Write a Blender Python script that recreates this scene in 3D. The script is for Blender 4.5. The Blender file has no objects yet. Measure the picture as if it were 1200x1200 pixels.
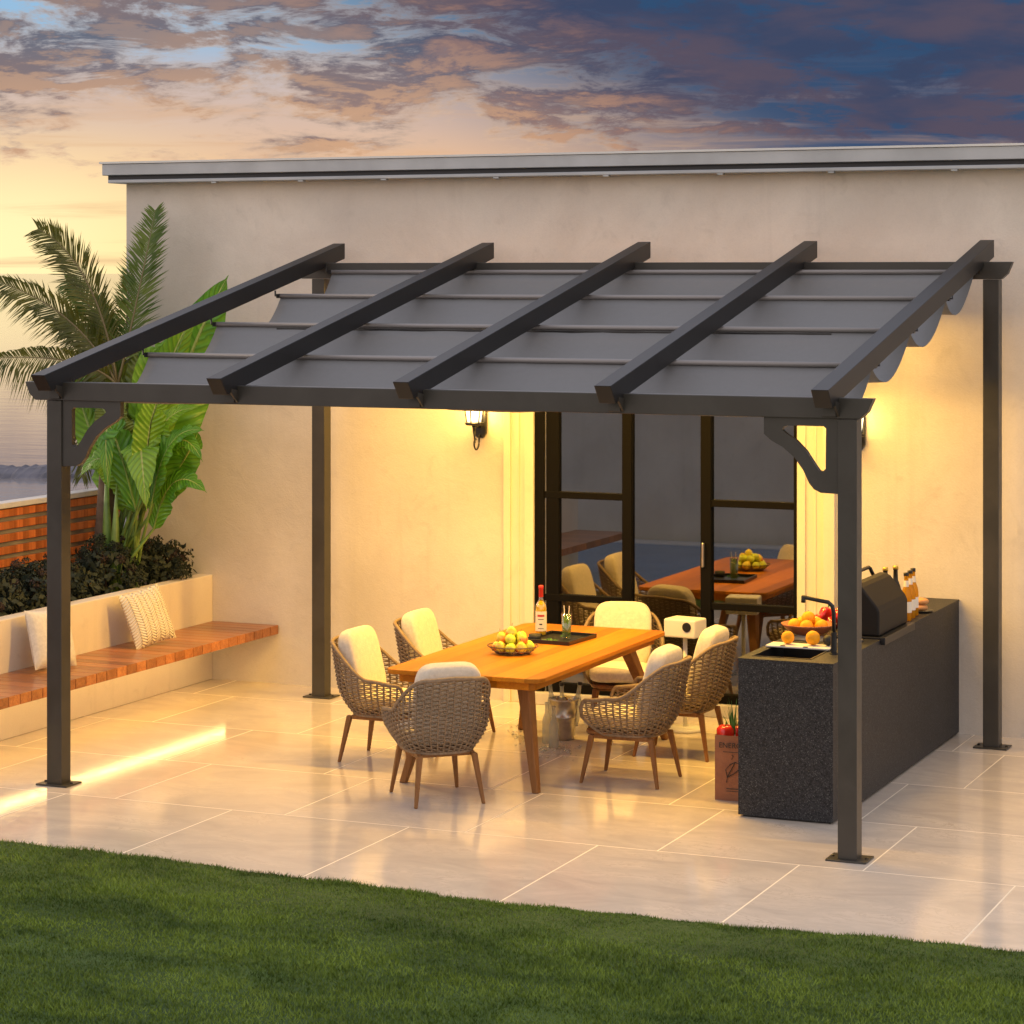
import bpy, bmesh, math, random
from math import sin, cos, pi, radians
from mathutils import Vector, Matrix, noise
random.seed(7)
S = bpy.context.scene
COL = S.collection
# ------------------------------------------------------------------ camera
CX, CY, CZ, YAW, FPX, YH = 8.1080, -12.0931, 2.9172, 0.4074, 2942.99, 320.26
cam = bpy.data.cameras.new('camera'); camo = bpy.data.objects.new('camera', cam); COL.objects.link(camo)
camo.location = (CX, CY, CZ); camo.rotation_euler = (pi/2, 0, YAW)
cam.sensor_width = 36; cam.lens = FPX/1200*36; cam.shift_y = (YH-600)/1200
cam.clip_start = 0.1; cam.clip_end = 60000
S.camera = camo
S.view_settings.view_transform = 'Standard'; S.view_settings.look = 'None'
S.view_settings.exposure = 0.0; S.view_settings.gamma = 1
# ------------------------------------------------------------------ node helpers
class NT:
    def __init__(s, nt): s.nt = nt; s.n = nt.nodes; s.l = nt.links
    def put(s, sock, v):
        if isinstance(v, bpy.types.NodeSocket): s.l.new(v, sock)
        elif v is not None:
            if isinstance(v, (tuple, list)) and len(v) == 3 and sock.type == 'RGBA': v = (*v, 1)
            sock.default_value = v
    def node(s, t, **k):
        n = s.n.new(t)
        for a, b in k.items(): setattr(n, a, b)
        return n
    def m(s, op, a, b=None, c=None):
        n = s.node('ShaderNodeMath', operation=op)
        s.put(n.inputs[0], a); s.put(n.inputs[1], b)
        if c is not None: s.put(n.inputs[2], c)
        return n.outputs[0]
    def vm(s, op, a, b=None):
        n = s.node('ShaderNodeVectorMath', operation=op)
        s.put(n.inputs[0], a)
        if b is not None: s.put(n.inputs[1], b)
        return n.outputs['Value'] if op in ('DOT_PRODUCT', 'LENGTH') else n.outputs[0]
    def mix(s, f, a, b, blend='MIX'):
        n = s.node('ShaderNodeMix', data_type='RGBA', blend_type=blend)
        s.put(n.inputs[0], f); s.put(n.inputs[6], a); s.put(n.inputs[7], b)
        return n.outputs[2]
    def sm(s, x, a, b, lo=0.0, hi=1.0):
        n = s.node('ShaderNodeMapRange', interpolation_type='SMOOTHSTEP')
        s.put(n.inputs[0], x); n.inputs[1].default_value = a; n.inputs[2].default_value = b
        n.inputs[3].default_value = lo; n.inputs[4].default_value = hi
        return n.outputs[0]
    def noise(s, vec, scale, detail=4, rough=0.55, dist=0.0):
        n = s.node('ShaderNodeTexNoise')
        if vec is not None: s.put(n.inputs['Vector'], vec)
        n.inputs['Scale'].default_value = scale; n.inputs['Detail'].default_value = detail
        n.inputs['Roughness'].default_value = rough; n.inputs['Distortion'].default_value = dist
        return n.outputs[0]
    def comb(s, x, y, z):
        n = s.node('ShaderNodeCombineXYZ'); s.put(n.inputs[0], x); s.put(n.inputs[1], y); s.put(n.inputs[2], z)
        return n.outputs[0]
    def sep(s, v):
        n = s.node('ShaderNodeSeparateXYZ'); s.put(n.inputs[0], v); return n.outputs
    def bump(s, h, st, d):
        n = s.node('ShaderNodeBump'); n.inputs['Strength'].default_value = st; n.inputs['Distance'].default_value = d
        s.put(n.inputs['Height'], h); return n.outputs[0]
    def coord(s, k='Object'): return s.node('ShaderNodeTexCoord').outputs[k]
    def pos(s): return s.node('ShaderNodeNewGeometry').outputs['Position']
# ------------------------------------------------------------------ world : dusk sky with lit clouds
W = bpy.data.worlds.new('World'); S.world = W; W.use_nodes = True
t = NT(W.node_tree); t.n.clear()
D = t.coord('Generated')
fwd = (-sin(YAW), cos(YAW), 0); rgt = (cos(YAW), sin(YAW), 0)
U = t.vm('DOT_PRODUCT', D, rgt); F = t.vm('DOT_PRODUCT', D, fwd); V = t.sep(D)[2]
cv = t.comb(t.m('MULTIPLY', U, 24.0), t.m('MULTIPLY', F, 24.0), t.m('MULTIPLY', V, 92.0))
n1 = t.noise(t.vm('ADD', cv, (2.2, 3.1, 0.4)), 0.95, 11, 0.655, 0.3)
n2 = t.noise(t.vm('ADD', cv, (2.2, 3.1, -0.15)), 0.95, 9, 0.64, 0.3)
n3 = t.noise(t.vm('ADD', cv, (1.3, 5.1, 9.35)), 0.38, 5, 0.55, 0.2)
warm = t.mix(t.sm(V, 0.005, 0.045), (1.22, 0.88, 0.34), (1.02, 0.62, 0.36))
warm = t.mix(t.sm(V, 0.035, 0.070), warm, (0.80, 0.60, 0.52))
warm = t.mix(t.sm(V, 0.065, 0.100), warm, (0.36, 0.62, 0.90))
UV_ = t.m('ADD', U, t.m('MULTIPLY', V, 2.0))
DK = t.sm(UV_, 0.05, 0.24)
glow = t.m('MULTIPLY', t.sm(U, -0.07, -0.20), t.m('MULTIPLY', t.sm(V, 0.075, 0.015), 0.75))
warm = t.mix(glow, warm, (1.55, 1.28, 0.70))
base = t.mix(DK, warm, (0.020, 0.085, 0.21))
cov = t.sm(V, 0.018, 0.075)
th = t.m('SUBTRACT', 0.66, t.m('MULTIPLY', cov, 0.262))
th = t.m('SUBTRACT', th, t.m('MULTIPLY', DK, 0.05))
dens = t.sm(t.m('SUBTRACT', n1, th), -0.015, 0.15)
ccol = t.mix(t.sm(V, 0.045, 0.095), (0.58, 0.32, 0.22), (0.14, 0.17, 0.25))
ccol = t.mix(t.sm(n3, 0.40, 0.62), ccol, (0.26, 0.20, 0.22))
edge = t.sm(t.m('SUBTRACT', n1, n2), -0.02, 0.09)
lit = t.m('MULTIPLY', edge, t.sm(V, 0.115, 0.040, 0.15, 0.62))
ccol = t.mix(lit, ccol, (1.0, 0.58, 0.32))
rc = t.mix(t.sm(n3, 0.40, 0.60), (0.040, 0.065, 0.150), (0.105, 0.085, 0.140))
rc = t.mix(t.m('MULTIPLY', t.sm(n1, 0.50, 0.64), t.sm(UV_, 0.26, 0.13, 0.0, 0.75)), rc, (0.60, 0.29, 0.18))
rc = t.mix(t.m('MULTIPLY', t.sm(n2, 0.66, 0.74), 0.6), rc, (0.30, 0.36, 0.46))
ccol = t.mix(t.sm(UV_, 0.06, 0.24), ccol, rc)
dens = t.m('MAXIMUM', dens, t.sm(UV_, 0.09, 0.30, 0.0, 0.25))
wisp = t.m('MULTIPLY', t.sm(t.noise(t.comb(t.m('MULTIPLY', U, 9.0), t.m('MULTIPLY', F, 9.0), t.m('MULTIPLY', V, 150.0)), 0.8, 6, 0.6, 0.5), 0.48, 0.70), t.sm(V, 0.09, 0.05, 0.0, 0.55))
base = t.mix(wisp, base, (0.86, 0.50, 0.27))
front = t.mix(dens, base, ccol)
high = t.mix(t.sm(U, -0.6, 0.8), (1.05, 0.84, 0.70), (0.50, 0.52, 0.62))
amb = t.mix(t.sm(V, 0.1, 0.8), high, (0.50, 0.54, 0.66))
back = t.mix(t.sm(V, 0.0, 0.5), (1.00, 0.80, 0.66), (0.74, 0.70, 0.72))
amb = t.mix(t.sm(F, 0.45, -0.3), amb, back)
rim_ = t.m('MULTIPLY', t.m('MULTIPLY', dens, t.m('SUBTRACT', 1.0, dens)), t.sm(UV_, 0.26, 0.10, 0.0, 0.9))
front = t.mix(rim_, front, (1.10, 0.82, 0.60))
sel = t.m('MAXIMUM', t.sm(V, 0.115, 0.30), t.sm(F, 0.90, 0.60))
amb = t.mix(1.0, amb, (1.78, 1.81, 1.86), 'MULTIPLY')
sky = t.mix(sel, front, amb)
nish = t.node('ShaderNodeTexSky', sky_type='NISHITA'); nish.sun_disc = False
nish.sun_elevation = radians(6); nish.sun_rotation = radians(-70)
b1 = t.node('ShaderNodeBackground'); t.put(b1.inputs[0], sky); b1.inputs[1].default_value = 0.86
b2 = t.node('ShaderNodeBackground'); t.put(b2.inputs[0], nish.outputs[0]); b2.inputs[1].default_value = 0.05
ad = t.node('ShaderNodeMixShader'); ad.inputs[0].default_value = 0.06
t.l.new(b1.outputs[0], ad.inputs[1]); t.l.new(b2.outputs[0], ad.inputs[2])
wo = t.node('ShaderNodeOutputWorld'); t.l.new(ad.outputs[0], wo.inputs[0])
# low warm sun through thin cloud, from the left
sl = bpy.data.lights.new('sun', 'SUN'); sl.energy = 0.55; sl.angle = radians(14); sl.color = (1, 0.78, 0.55)
slo = bpy.data.objects.new('sun', sl); COL.objects.link(slo)
_d = Vector((-cos(radians(9))*sin(radians(70)), cos(radians(9))*cos(radians(70)), sin(radians(9))))
slo.rotation_euler = _d.to_track_quat('Z', 'Y').to_euler()
LAMP_W = 9.0; LAMP_COL = (1.0, 0.56, 0.10); FILL_BAR_W = 135.0; FILL_MID_W = 195.0
# ------------------------------------------------------------------ pixel -> world helpers (calibrated camera)
def _ray(x, y):
    a = (x-600)/FPX; b = (YH-y)/FPX; c, s = cos(YAW), sin(YAW)
    return Vector((c*a-s, s*a+c, b))
def at(x, y, Y):
    d = _ray(x, y); k = (Y-CY)/d.y; return Vector((CX, CY, CZ))+d*k
def on(x, y, z):
    d = _ray(x, y); k = (z-CZ)/d.z; return Vector((CX, CY, CZ))+d*k
# ------------------------------------------------------------------ materials
MAT = {}
def mat(name):
    m = bpy.data.materials.new(name); m.use_nodes = True
    t = NT(m.node_tree); b = t.n['Principled BSDF']; MAT[name] = m
    return m, t, b
def simple(name, col, rough=0.5, metal=0.0, spec=None, nscale=None, namt=0.12, bump=0.0, bscale=200, bd=0.001, emis=None, es=0, coat=0):
    m, t, b = mat(name)
    b.inputs['Roughness'].default_value = rough; b.inputs['Metallic'].default_value = metal
    if spec is not None: b.inputs['Specular IOR Level'].default_value = spec
    if coat: b.inputs['Coat Weight'].default_value = coat
    if nscale:
        f = t.noise(t.coord(), nscale, 5)
        c1 = tuple(c*(1-namt) for c in col); c2 = tuple(min(1, c*(1+namt)) for c in col)
        t.put(b.inputs['Base Color'], t.mix(t.sm(f, 0.3, 0.7), c1, c2))
    else: b.inputs['Base Color'].default_value = (*col, 1)
    if bump: t.put(b.inputs['Normal'], t.bump(t.noise(t.coord(), bscale, 4), bump, bd))
    if emis: b.inputs['Emission Color'].default_value = (*emis, 1); b.inputs['Emission Strength'].default_value = es
    return m
def plaster(name, c1, c2, bs=1.0):
    m, t, b = mat(name); P = t.pos()
    a = t.noise(P, 1.1, 6, 0.6, 0.4); c = t.noise(P, 5, 6, 0.65, 0.8); fine = t.noise(P, 90, 4, 0.6)
    col = t.mix(t.sm(a, 0.3, 0.72), c1, c2)
    col = t.mix(t.m('MULTIPLY', t.sm(c, 0.54, 0.78), 0.48), col, tuple(x*0.80 for x in c1))
    dr = t.noise(t.vm('MULTIPLY', P, (7.0, 7.0, 0.35)), 1.0, 5, 0.6)
    col = t.mix(t.m('MULTIPLY', t.sm(dr, 0.52, 0.74), 0.22), col, tuple(x*0.72 for x in c1))
    col = t.mix(t.m('MULTIPLY', t.sm(fine, 0.4, 0.7), 0.08), col, tuple(x*0.6 for x in c1))
    t.put(b.inputs['Base Color'], col); b.inputs['Roughness'].default_value = 0.85
    h = t.m('ADD', t.m('MULTIPLY', fine, 0.5), t.m('MULTIPLY', c, 1.2))
    t.put(b.inputs['Normal'], t.bump(h, 0.35*bs, 0.01)); return m
plaster('wall_plaster', (0.60, 0.54, 0.47), (0.72, 0.66, 0.58))
plaster('planter_plaster', (0.66, 0.57, 0.46), (0.72, 0.63, 0.51), 0.5)
plaster('trim_plaster', (0.72, 0.64, 0.50), (0.78, 0.70, 0.56), 0.3)
def tile():
    m, t, b = mat('stone_tile'); P = t.pos()
    ps_ = t.sep(P)
    v = t.vm('ADD', t.comb(ps_[0], t.m('MAXIMUM', ps_[1], -1.20), 0.0), (-0.235+1.067*20, 0.16+1.067*20, 0))
    br = t.node('ShaderNodeTexBrick'); br.offset = 0.70; br.offset_frequency = 2; br.squash = 1
    t.put(br.inputs['Vector'], v)
    for k, x in (('Scale', 1), ('Mortar Size', 0.0045), ('Mortar Smooth', 0.1), ('Bias', 0), ('Brick Width', 1.067), ('Row Height', 1.067)): br.inputs[k].default_value = x
    br.inputs['Color1'].default_value = (0, 0, 0, 1); br.inputs['Color2'].default_value = (1, 1, 1, 1)
    bv = t.sep(br.outputs['Color'])[0]
    sh = t.vm('ADD', P, t.comb(t.m('MULTIPLY', bv, 11.0), t.m('MULTIPLY', bv, 5.0), 0))
    a = t.noise(t.vm('MULTIPLY', sh, (1, 2.0, 1)), 1.6, 8, 0.62, 1.2)
    w = t.noise(t.vm('MULTIPLY', sh, (1, 1.8, 1)), 3.2, 10, 0.7, 2.2)
    vein = t.m('SUBTRACT', 1.0, t.sm(t.m('ABSOLUTE', t.m('SUBTRACT', w, 0.5)), 0.0, 0.035))
    col = t.mix(t.sm(a, 0.32, 0.68), (0.58, 0.51, 0.44), (0.74, 0.650, 0.55))
    col = t.mix(t.m('MULTIPLY', bv, 0.18), col, (0.50, 0.44, 0.38))
    col = t.mix(t.m('MULTIPLY', vein, t.sm(a, 0.45, 0.7, 0.0, 0.45)), col, (0.34, 0.27, 0.21))
    fl = t.noise(P, 14, 5, 0.6)
    col = t.mix(t.m('MULTIPLY', t.sm(fl, 0.6, 0.75), 0.16), col, (0.40, 0.34, 0.28))
    col = t.mix(br.outputs['Fac'], col, (0.80, 0.72, 0.60))
    t.put(b.inputs['Base Color'], col)
    ro = t.m('ADD', t.sm(fl, 0.3, 0.8, 0.08, 0.17), t.m('MULTIPLY', br.outputs['Fac'], 0.4))
    t.put(b.inputs['Roughness'], ro); b.inputs['Specular IOR Level'].default_value = 0.55
    h = t.m('ADD', t.m('MULTIPLY', br.outputs['Fac'], -0.4), t.m('MULTIPLY', a, 0.25))
    t.put(b.inputs['Normal'], t.bump(h, 0.25, 0.004)); return m
tile()
def wood(name, c1, c2, c3, axis='X', scale=1.0, rough=0.42, plank=None, coat=0.0):
    m, t, b = mat(name); P = t.coord()
    st = {'X': (0.6, 14, 14), 'Y': (14, 0.6, 14), 'Z': (14, 14, 0.6)}[axis]
    v = t.vm('MULTIPLY', P, tuple(s*scale for s in st))
    a = t.noise(v, 2.2, 6, 0.6, 0.6); g = t.noise(v, 9, 6, 0.7, 0.3)
    col = t.mix(t.sm(a, 0.3, 0.7), c1, c2)
    col = t.mix(t.m('MULTIPLY', t.sm(g, 0.48, 0.7), 0.55), col, c3)
    h = g
    if plank:
        ax, pitch = plank; s = t.sep(P)[ax]; q = t.m('DIVIDE', s, pitch)
        idx = t.m('FLOOR', q); wn = t.node('ShaderNodeTexWhiteNoise', noise_dimensions='1D'); t.put(wn.inputs['W'], idx)
        k = t.m('ADD', 0.70, t.m('MULTIPLY', wn.outputs['Value'], 0.55))
        col = t.mix(1.0, col, t.comb(k, k, k), 'MULTIPLY')
    t.put(b.inputs['Base Color'], col); b.inputs['Roughness'].default_value = rough
    b.inputs['Coat Weight'].default_value = coat; b.inputs['Coat Roughness'].default_value = 0.15
    b.inputs['Specular IOR Level'].default_value = 0.22
    t.put(b.inputs['Normal'], t.bump(h, 0.15, 0.002)); return m
wood('bench_wood', (0.33, 0.115, 0.035), (0.48, 0.19, 0.06), (0.14, 0.045, 0.015), 'X', 1.0, 0.34, (1, 0.118), 0.35)
wood('fence_wood', (0.40, 0.10, 0.025), (0.55, 0.17, 0.045), (0.20, 0.05, 0.015), 'Z', 1.0, 0.5, (1, 0.075))
wood('table_wood', (0.42, 0.140, 0.004), (0.52, 0.182, 0.006), (0.30, 0.098, 0.003), 'Y', 1.0, 0.5, (0, 0.096), 0.0)
wood('leg_wood', (0.21, 0.092, 0.030), (0.28, 0.130, 0.045), (0.13, 0.055, 0.018), 'Z', 1.0, 0.5)
def metal():
    m, t, b = mat('bronze_metal'); P = t.coord()
    f = t.noise(P, 60, 4, 0.6); g = t.noise(P, 3, 5, 0.6, 0.5)
    t.put(b.inputs['Base Color'], t.mix(t.sm(g, 0.35, 0.7), (0.040, 0.036, 0.030), (0.054, 0.049, 0.041)))
    t.put(b.inputs['Roughness'], t.sm(g, 0.3, 0.7, 0.34, 0.48)); b.inputs['Metallic'].default_value = 0.15
    t.put(b.inputs['Normal'], t.bump(f, 0.06, 0.001))
metal()
simple('rafter_metal', (0.011, 0.010, 0.010), 0.45, 0.15, nscale=4, namt=0.15, bump=0.05, bscale=80)
simple('door_metal', (0.0035, 0.003, 0.0026), 0.55, 0.0, spec=0.1)
simple('black_plastic', (0.010, 0.010, 0.011), 0.35)
simple('black_matte', (0.014, 0.013, 0.013), 0.6, bump=0.1, bscale=300)
simple('grill_black', (0.007, 0.006, 0.006), 0.5, 0.0, spec=0.25, bump=0.12, bscale=250)
simple('fascia_metal', (0.36, 0.38, 0.40), 0.35, 0.5, nscale=3, namt=0.1)
simple('fascia_dark', (0.03, 0.03, 0.035), 0.5)
simple('white_metal', (0.68, 0.66, 0.62), 0.4)
simple('steel', (0.50, 0.48, 0.44), 0.28, 0.9, nscale=20, namt=0.15)
simple('soil', (0.035, 0.024, 0.017), 0.95, nscale=20, namt=0.5, bump=1, bscale=40, bd=0.02)
simple('fence_grey', (0.20, 0.18, 0.16), 0.7, nscale=5, namt=0.2)
simple('cap_stone', (0.55, 0.52, 0.49), 0.6, nscale=8, namt=0.08)
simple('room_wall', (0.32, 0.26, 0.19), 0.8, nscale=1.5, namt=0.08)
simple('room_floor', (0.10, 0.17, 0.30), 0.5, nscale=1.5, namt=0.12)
simple('apple_yellow', (0.56, 0.66, 0.05), 0.35, nscale=18, namt=0.3, coat=0.3)
simple('orange_skin', (0.85, 0.36, 0.008), 0.5, spec=0.3, nscale=30, namt=0.12, bump=0.3, bscale=400)
simple('red_pepper', (0.62, 0.02, 0.012), 0.22, coat=0.5)
simple('bun', (0.55, 0.26, 0.09), 0.6, nscale=20, namt=0.3)
simple('terracotta', (0.32, 0.10, 0.04), 0.45, nscale=14, namt=0.2)
simple('paper_white', (0.75, 0.70, 0.60), 0.7)
simple('label_red', (0.45, 0.02, 0.02), 0.45)
simple('label_ink', (0.03, 0.025, 0.02), 0.6)
simple('gold_cap', (0.60, 0.42, 0.08), 0.35, 0.6)
simple('leek', (0.05, 0.16, 0.03), 0.5, nscale=20, namt=0.3)
simple('bread', (0.42, 0.22, 0.08), 0.7, nscale=25, namt=0.25)
simple('lime', (0.16, 0.36, 0.03), 0.4, nscale=40, namt=0.4)
simple('rock', (0.09, 0.085, 0.10), 0.9, nscale=0.5, namt=0.35)
simple('trunk_bark', (0.13, 0.09, 0.055), 0.9, nscale=12, namt=0.3, bump=0.8, bscale=20, bd=0.01)
simple('stem_green', (0.16, 0.26, 0.05), 0.45, nscale=8, namt=0.3)
simple('frond_rib', (0.16, 0.12, 0.045), 0.5)
simple('shrub_stem', (0.03, 0.02, 0.015), 0.9)
def apple2():
    m, t, b = mat('pear_skin'); P = t.coord()
    f = t.noise(P, 9, 3, 0.5, 0.5)
    t.put(b.inputs['Base Color'], t.mix(t.sm(f, 0.45, 0.62), (0.72, 0.62, 0.06), (0.80, 0.20, 0.03)))
    b.inputs['Roughness'].default_value = 0.32; b.inputs['Coat Weight'].default_value = 0.3
apple2()
def granite():
    m, t, b = mat('granite'); P = t.pos()
    v = t.node('ShaderNodeTexVoronoi'); t.put(v.inputs['Vector'], P); v.inputs['Scale'].default_value = 260
    g = t.sep(v.outputs['Color'])[0]; n = t.noise(P, 60, 4, 0.6)
    col = t.mix(t.sm(n, 0.35, 0.65), (0.010, 0.010, 0.012), (0.026, 0.026, 0.028))
    col = t.mix(t.sm(g, 0.70, 0.80), col, (0.045, 0.045, 0.05)); col = t.mix(t.sm(g, 0.95, 0.97), col, (0.10, 0.10, 0.10))
    t.put(b.inputs['Base Color'], col); b.inputs['Roughness'].default_value = 0.5; b.inputs['Specular IOR Level'].default_value = 0.25
    t.put(b.inputs['Normal'], t.bump(n, 0.15, 0.001))
granite()
def fabric(name, c1, sc=420, sheen=0.3, rough=0.9, bs=0.35, big=0.0, tr=0.0):
    m, t, b = mat(name); P = t.coord()
    w = t.node('ShaderNodeTexWave', wave_type='BANDS', bands_direction='X'); t.put(w.inputs[0], P); w.inputs['Scale'].default_value = sc*0.3; w.inputs['Distortion'].default_value = 1.0
    w2 = t.node('ShaderNodeTexWave', wave_type='BANDS', bands_direction='Z'); t.put(w2.inputs[0], P); w2.inputs['Scale'].default_value = sc*0.3; w2.inputs['Distortion'].default_value = 1.0
    n = t.noise(P, 40, 5, 0.7); h = t.m('ADD', t.m('MULTIPLY', w.outputs['Fac'], w2.outputs['Fac']), n)
    t.put(b.inputs['Base Color'], t.mix(t.sm(n, 0.3, 0.7), tuple(x*(0.97 if tr else 0.88) for x in c1), tuple(min(1, x*(1.01 if tr else 1.06)) for x in c1)))
    b.inputs['Roughness'].default_value = rough; b.inputs['Sheen Weight'].default_value = sheen
    nb = t.bump(h, bs, 0.002)
    if big:
        nb2 = t.node('ShaderNodeBump'); nb2.inputs['Strength'].default_value = big; nb2.inputs['Distance'].default_value = 0.02
        t.put(nb2.inputs['Height'], t.noise(P, 5, 3)); t.l.new(nb, nb2.inputs['Normal']); nb = nb2.outputs[0]
    t.put(b.inputs['Normal'], nb)
    if tr:
        tl = t.node('ShaderNodeBsdfTranslucent'); t.put(tl.inputs[0], c1); mx = t.node('ShaderNodeMixShader'); mx.inputs[0].default_value = tr
        out = t.n['Material Output']; t.l.new(b.outputs[0], mx.inputs[1]); t.l.new(tl.outputs[0], mx.inputs[2]); t.l.new(mx.outputs[0], out.inputs[0])
    return m
fabric('cushion_cream', (0.74, 0.66, 0.54), bs=0.5)
fabric('pillow_plain', (0.70, 0.64, 0.54), bs=0.4, big=0.5)
fabric('canopy_fabric', (0.190, 0.190, 0.192), sc=200, sheen=0.1, rough=0.75, bs=0.1, big=0.35, tr=0.14)
simple('canopy_rod', (0.24, 0.22, 0.21), 0.45, 0.2)
def knit():
    m, t, b = mat('pillow_knit'); s = t.sep(t.coord('UV')); x, y = s[0], s[1]
    q = t.m('MULTIPLY', x, 9.0); tri = t.m('PINGPONG', q, 1.0)
    h = t.m('SINE', t.m('MULTIPLY', t.m('ADD', t.m('MULTIPLY', y, 20.0), t.m('MULTIPLY', tri, 1.3)), 6.283))
    h2 = t.m('SUBTRACT', 1.0, t.m('POWER', t.m('ABSOLUTE', t.m('SUBTRACT', t.m('MULTIPLY', t.m('FRACT', t.m('MULTIPLY', q, 1.0)), 2.0), 1.0)), 4.0))
    hh = t.m('ADD', t.m('MULTIPLY', h, 0.5), h2)
    t.put(b.inputs['Base Color'], t.mix(t.sm(hh, -0.3, 1.2), (0.50, 0.42, 0.30), (0.80, 0.73, 0.58)))
    b.inputs['Roughness'].default_value = 0.95; t.put(b.inputs['Normal'], t.bump(hh, 1.0, 0.006))
knit()
def rope():
    m, t, b = mat('rope'); n = t.noise(t.coord(), 60, 4)
    t.put(b.inputs['Base Color'], t.mix(t.sm(n, 0.3, 0.7), (0.185, 0.128, 0.080), (0.27, 0.19, 0.12))); b.inputs['Roughness'].default_value = 0.7
    t.put(b.inputs['Normal'], t.bump(t.noise(t.coord(), 500, 3), 0.4, 0.001))
rope()
def thin_glass(name, tint, refl=0.12, rough=0.0):
    m, t, b = mat(name); out = t.n['Material Output']; t.n.remove(b)
    tr = t.node('ShaderNodeBsdfTransparent'); t.put(tr.inputs[0], tint); gl = t.node('ShaderNodeBsdfGlossy'); gl.inputs['Roughness'].default_value = rough
    t.put(gl.inputs[0], (0.95, 0.95, 0.95)); fr = t.node('ShaderNodeLayerWeight'); fr.inputs[0].default_value = 0.35
    f = t.m('ADD', refl, t.m('MULTIPLY', fr.outputs['Facing'], 0.5)); mx = t.node('ShaderNodeMixShader'); t.put(mx.inputs[0], f)
    t.l.new(tr.outputs[0], mx.inputs[1]); t.l.new(gl.outputs[0], mx.inputs[2]); t.l.new(mx.outputs[0], out.inputs[0]); return m
thin_glass('clear_glass', (0.86, 0.88, 0.86), 0.10); thin_glass('amber_glass', (0.85, 0.42, 0.06), 0.08)
thin_glass('brown_glass', (0.16, 0.07, 0.02), 0.10); thin_glass('drink', (0.66, 0.82, 0.40), 0.05)
def tinted(name, base, em, tr, f=0.5, rough=0.05):
    m, t, b = mat(name); out = t.n['Material Output']
    b.inputs['Base Color'].default_value = (*base, 1); b.inputs['Roughness'].default_value = rough
    tl = t.node('ShaderNodeBsdfTranslucent'); t.put(tl.inputs[0], base); tp = t.node('ShaderNodeBsdfTransparent'); t.put(tp.inputs[0], tr)
    m1 = t.node('ShaderNodeMixShader'); m1.inputs[0].default_value = 0.5; m2 = t.node('ShaderNodeMixShader'); m2.inputs[0].default_value = f
    t.l.new(b.outputs[0], m1.inputs[1]); t.l.new(tl.outputs[0], m1.inputs[2]); t.l.new(m1.outputs[0], m2.inputs[1]); t.l.new(tp.outputs[0], m2.inputs[2]); t.l.new(m2.outputs[0], out.inputs[0])
tinted('liquor', (0.95, 0.74, 0.02), 0, (1, .85, .10), 0.15); tinted('beer', (0.62, 0.42, 0.03), 0, (1, .6, .15), 0.4)
tinted('frosty_glass', (0.62, 0.64, 0.60), 0, (.9, .92, .9), 0.52); tinted('cocktail', (0.55, 0.66, 0.22), 0, (.85, .95, .6), 0.6)
def door_glass():
    m, t, b = mat('door_glass'); out = t.n['Material Output']; t.n.remove(b)
    tr = t.node('ShaderNodeBsdfTransparent'); t.put(tr.inputs[0], (0.50, 0.47, 0.44)); gl = t.node('ShaderNodeBsdfGlossy'); gl.inputs['Roughness'].default_value = 0.0
    t.put(gl.inputs[0], (0.92, 0.90, 0.86)); mx = t.node('ShaderNodeMixShader'); mx.inputs[0].default_value = 0.27
    t.l.new(tr.outputs[0], mx.inputs[1]); t.l.new(gl.outputs[0], mx.inputs[2]); t.l.new(mx.outputs[0], out.inputs[0])
door_glass()
def lamp_glass():
    m, t, b = mat('lamp_glass'); out = t.n['Material Output']; t.n.remove(b)
    tr = t.node('ShaderNodeBsdfTransparent'); em = t.node('ShaderNodeEmission'); t.put(em.inputs[0], (1, 0.86, 0.55)); em.inputs[1].default_value = 1.3
    ad = t.node('ShaderNodeAddShader'); t.l.new(tr.outputs[0], ad.inputs[0]); t.l.new(em.outputs[0], ad.inputs[1]); t.l.new(ad.outputs[0], out.inputs[0])
lamp_glass()
simple('led', (1, 0.8, 0.4), 0.5, emis=(1.0, 0.70, 0.26), es=22)
def leafmat(name, c1, c2, veins, trans=0.35, rough=0.30):
    m, t, b = mat(name); uv = t.sep(t.coord('UV')); P = t.pos()
    n = t.noise(P, 6, 4); col = t.mix(t.sm(n, 0.3, 0.7), c1, c2)
    if veins:
        w = t.m('SINE', t.m('MULTIPLY', t.m('ADD', uv[1], t.m('MULTIPLY', t.m('ABSOLUTE', t.m('SUBTRACT', uv[0], 0.5)), -0.22)), veins))
        col = t.mix(t.m('MULTIPLY', t.sm(w, 0.2, 1.0), 0.45), col, tuple(x*0.45 for x in c1))
        rib = t.sm(t.m('ABSOLUTE', t.m('SUBTRACT', uv[0], 0.5)), 0.035, 0.015); col = t.mix(rib, col, (0.42, 0.50, 0.16))
        t.put(b.inputs['Normal'], t.bump(w, 0.5, 0.006))
    t.put(b.inputs['Base Color'], col); b.inputs['Roughness'].default_value = rough
    tl = t.node('ShaderNodeBsdfTranslucent'); t.put(tl.inputs[0], col); mx = t.node('ShaderNodeMixShader'); mx.inputs[0].default_value = trans
    out = t.n['Material Output']; t.l.new(b.outputs[0], mx.inputs[1]); t.l.new(tl.outputs[0], mx.inputs[2]); t.l.new(mx.outputs[0], out.inputs[0])
leafmat('banana_leaf', (0.07, 0.25, 0.02), (0.15, 0.37, 0.03), 130)
leafmat('banana_leaf_light', (0.16, 0.36, 0.02), (0.26, 0.48, 0.04), 130)
leafmat('banana_leaf_old', (0.14, 0.20, 0.02), (0.26, 0.30, 0.04), 130)
leafmat('palm_leaf', (0.075, 0.088, 0.008), (0.18, 0.17, 0.018), 0, 0.5)
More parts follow.
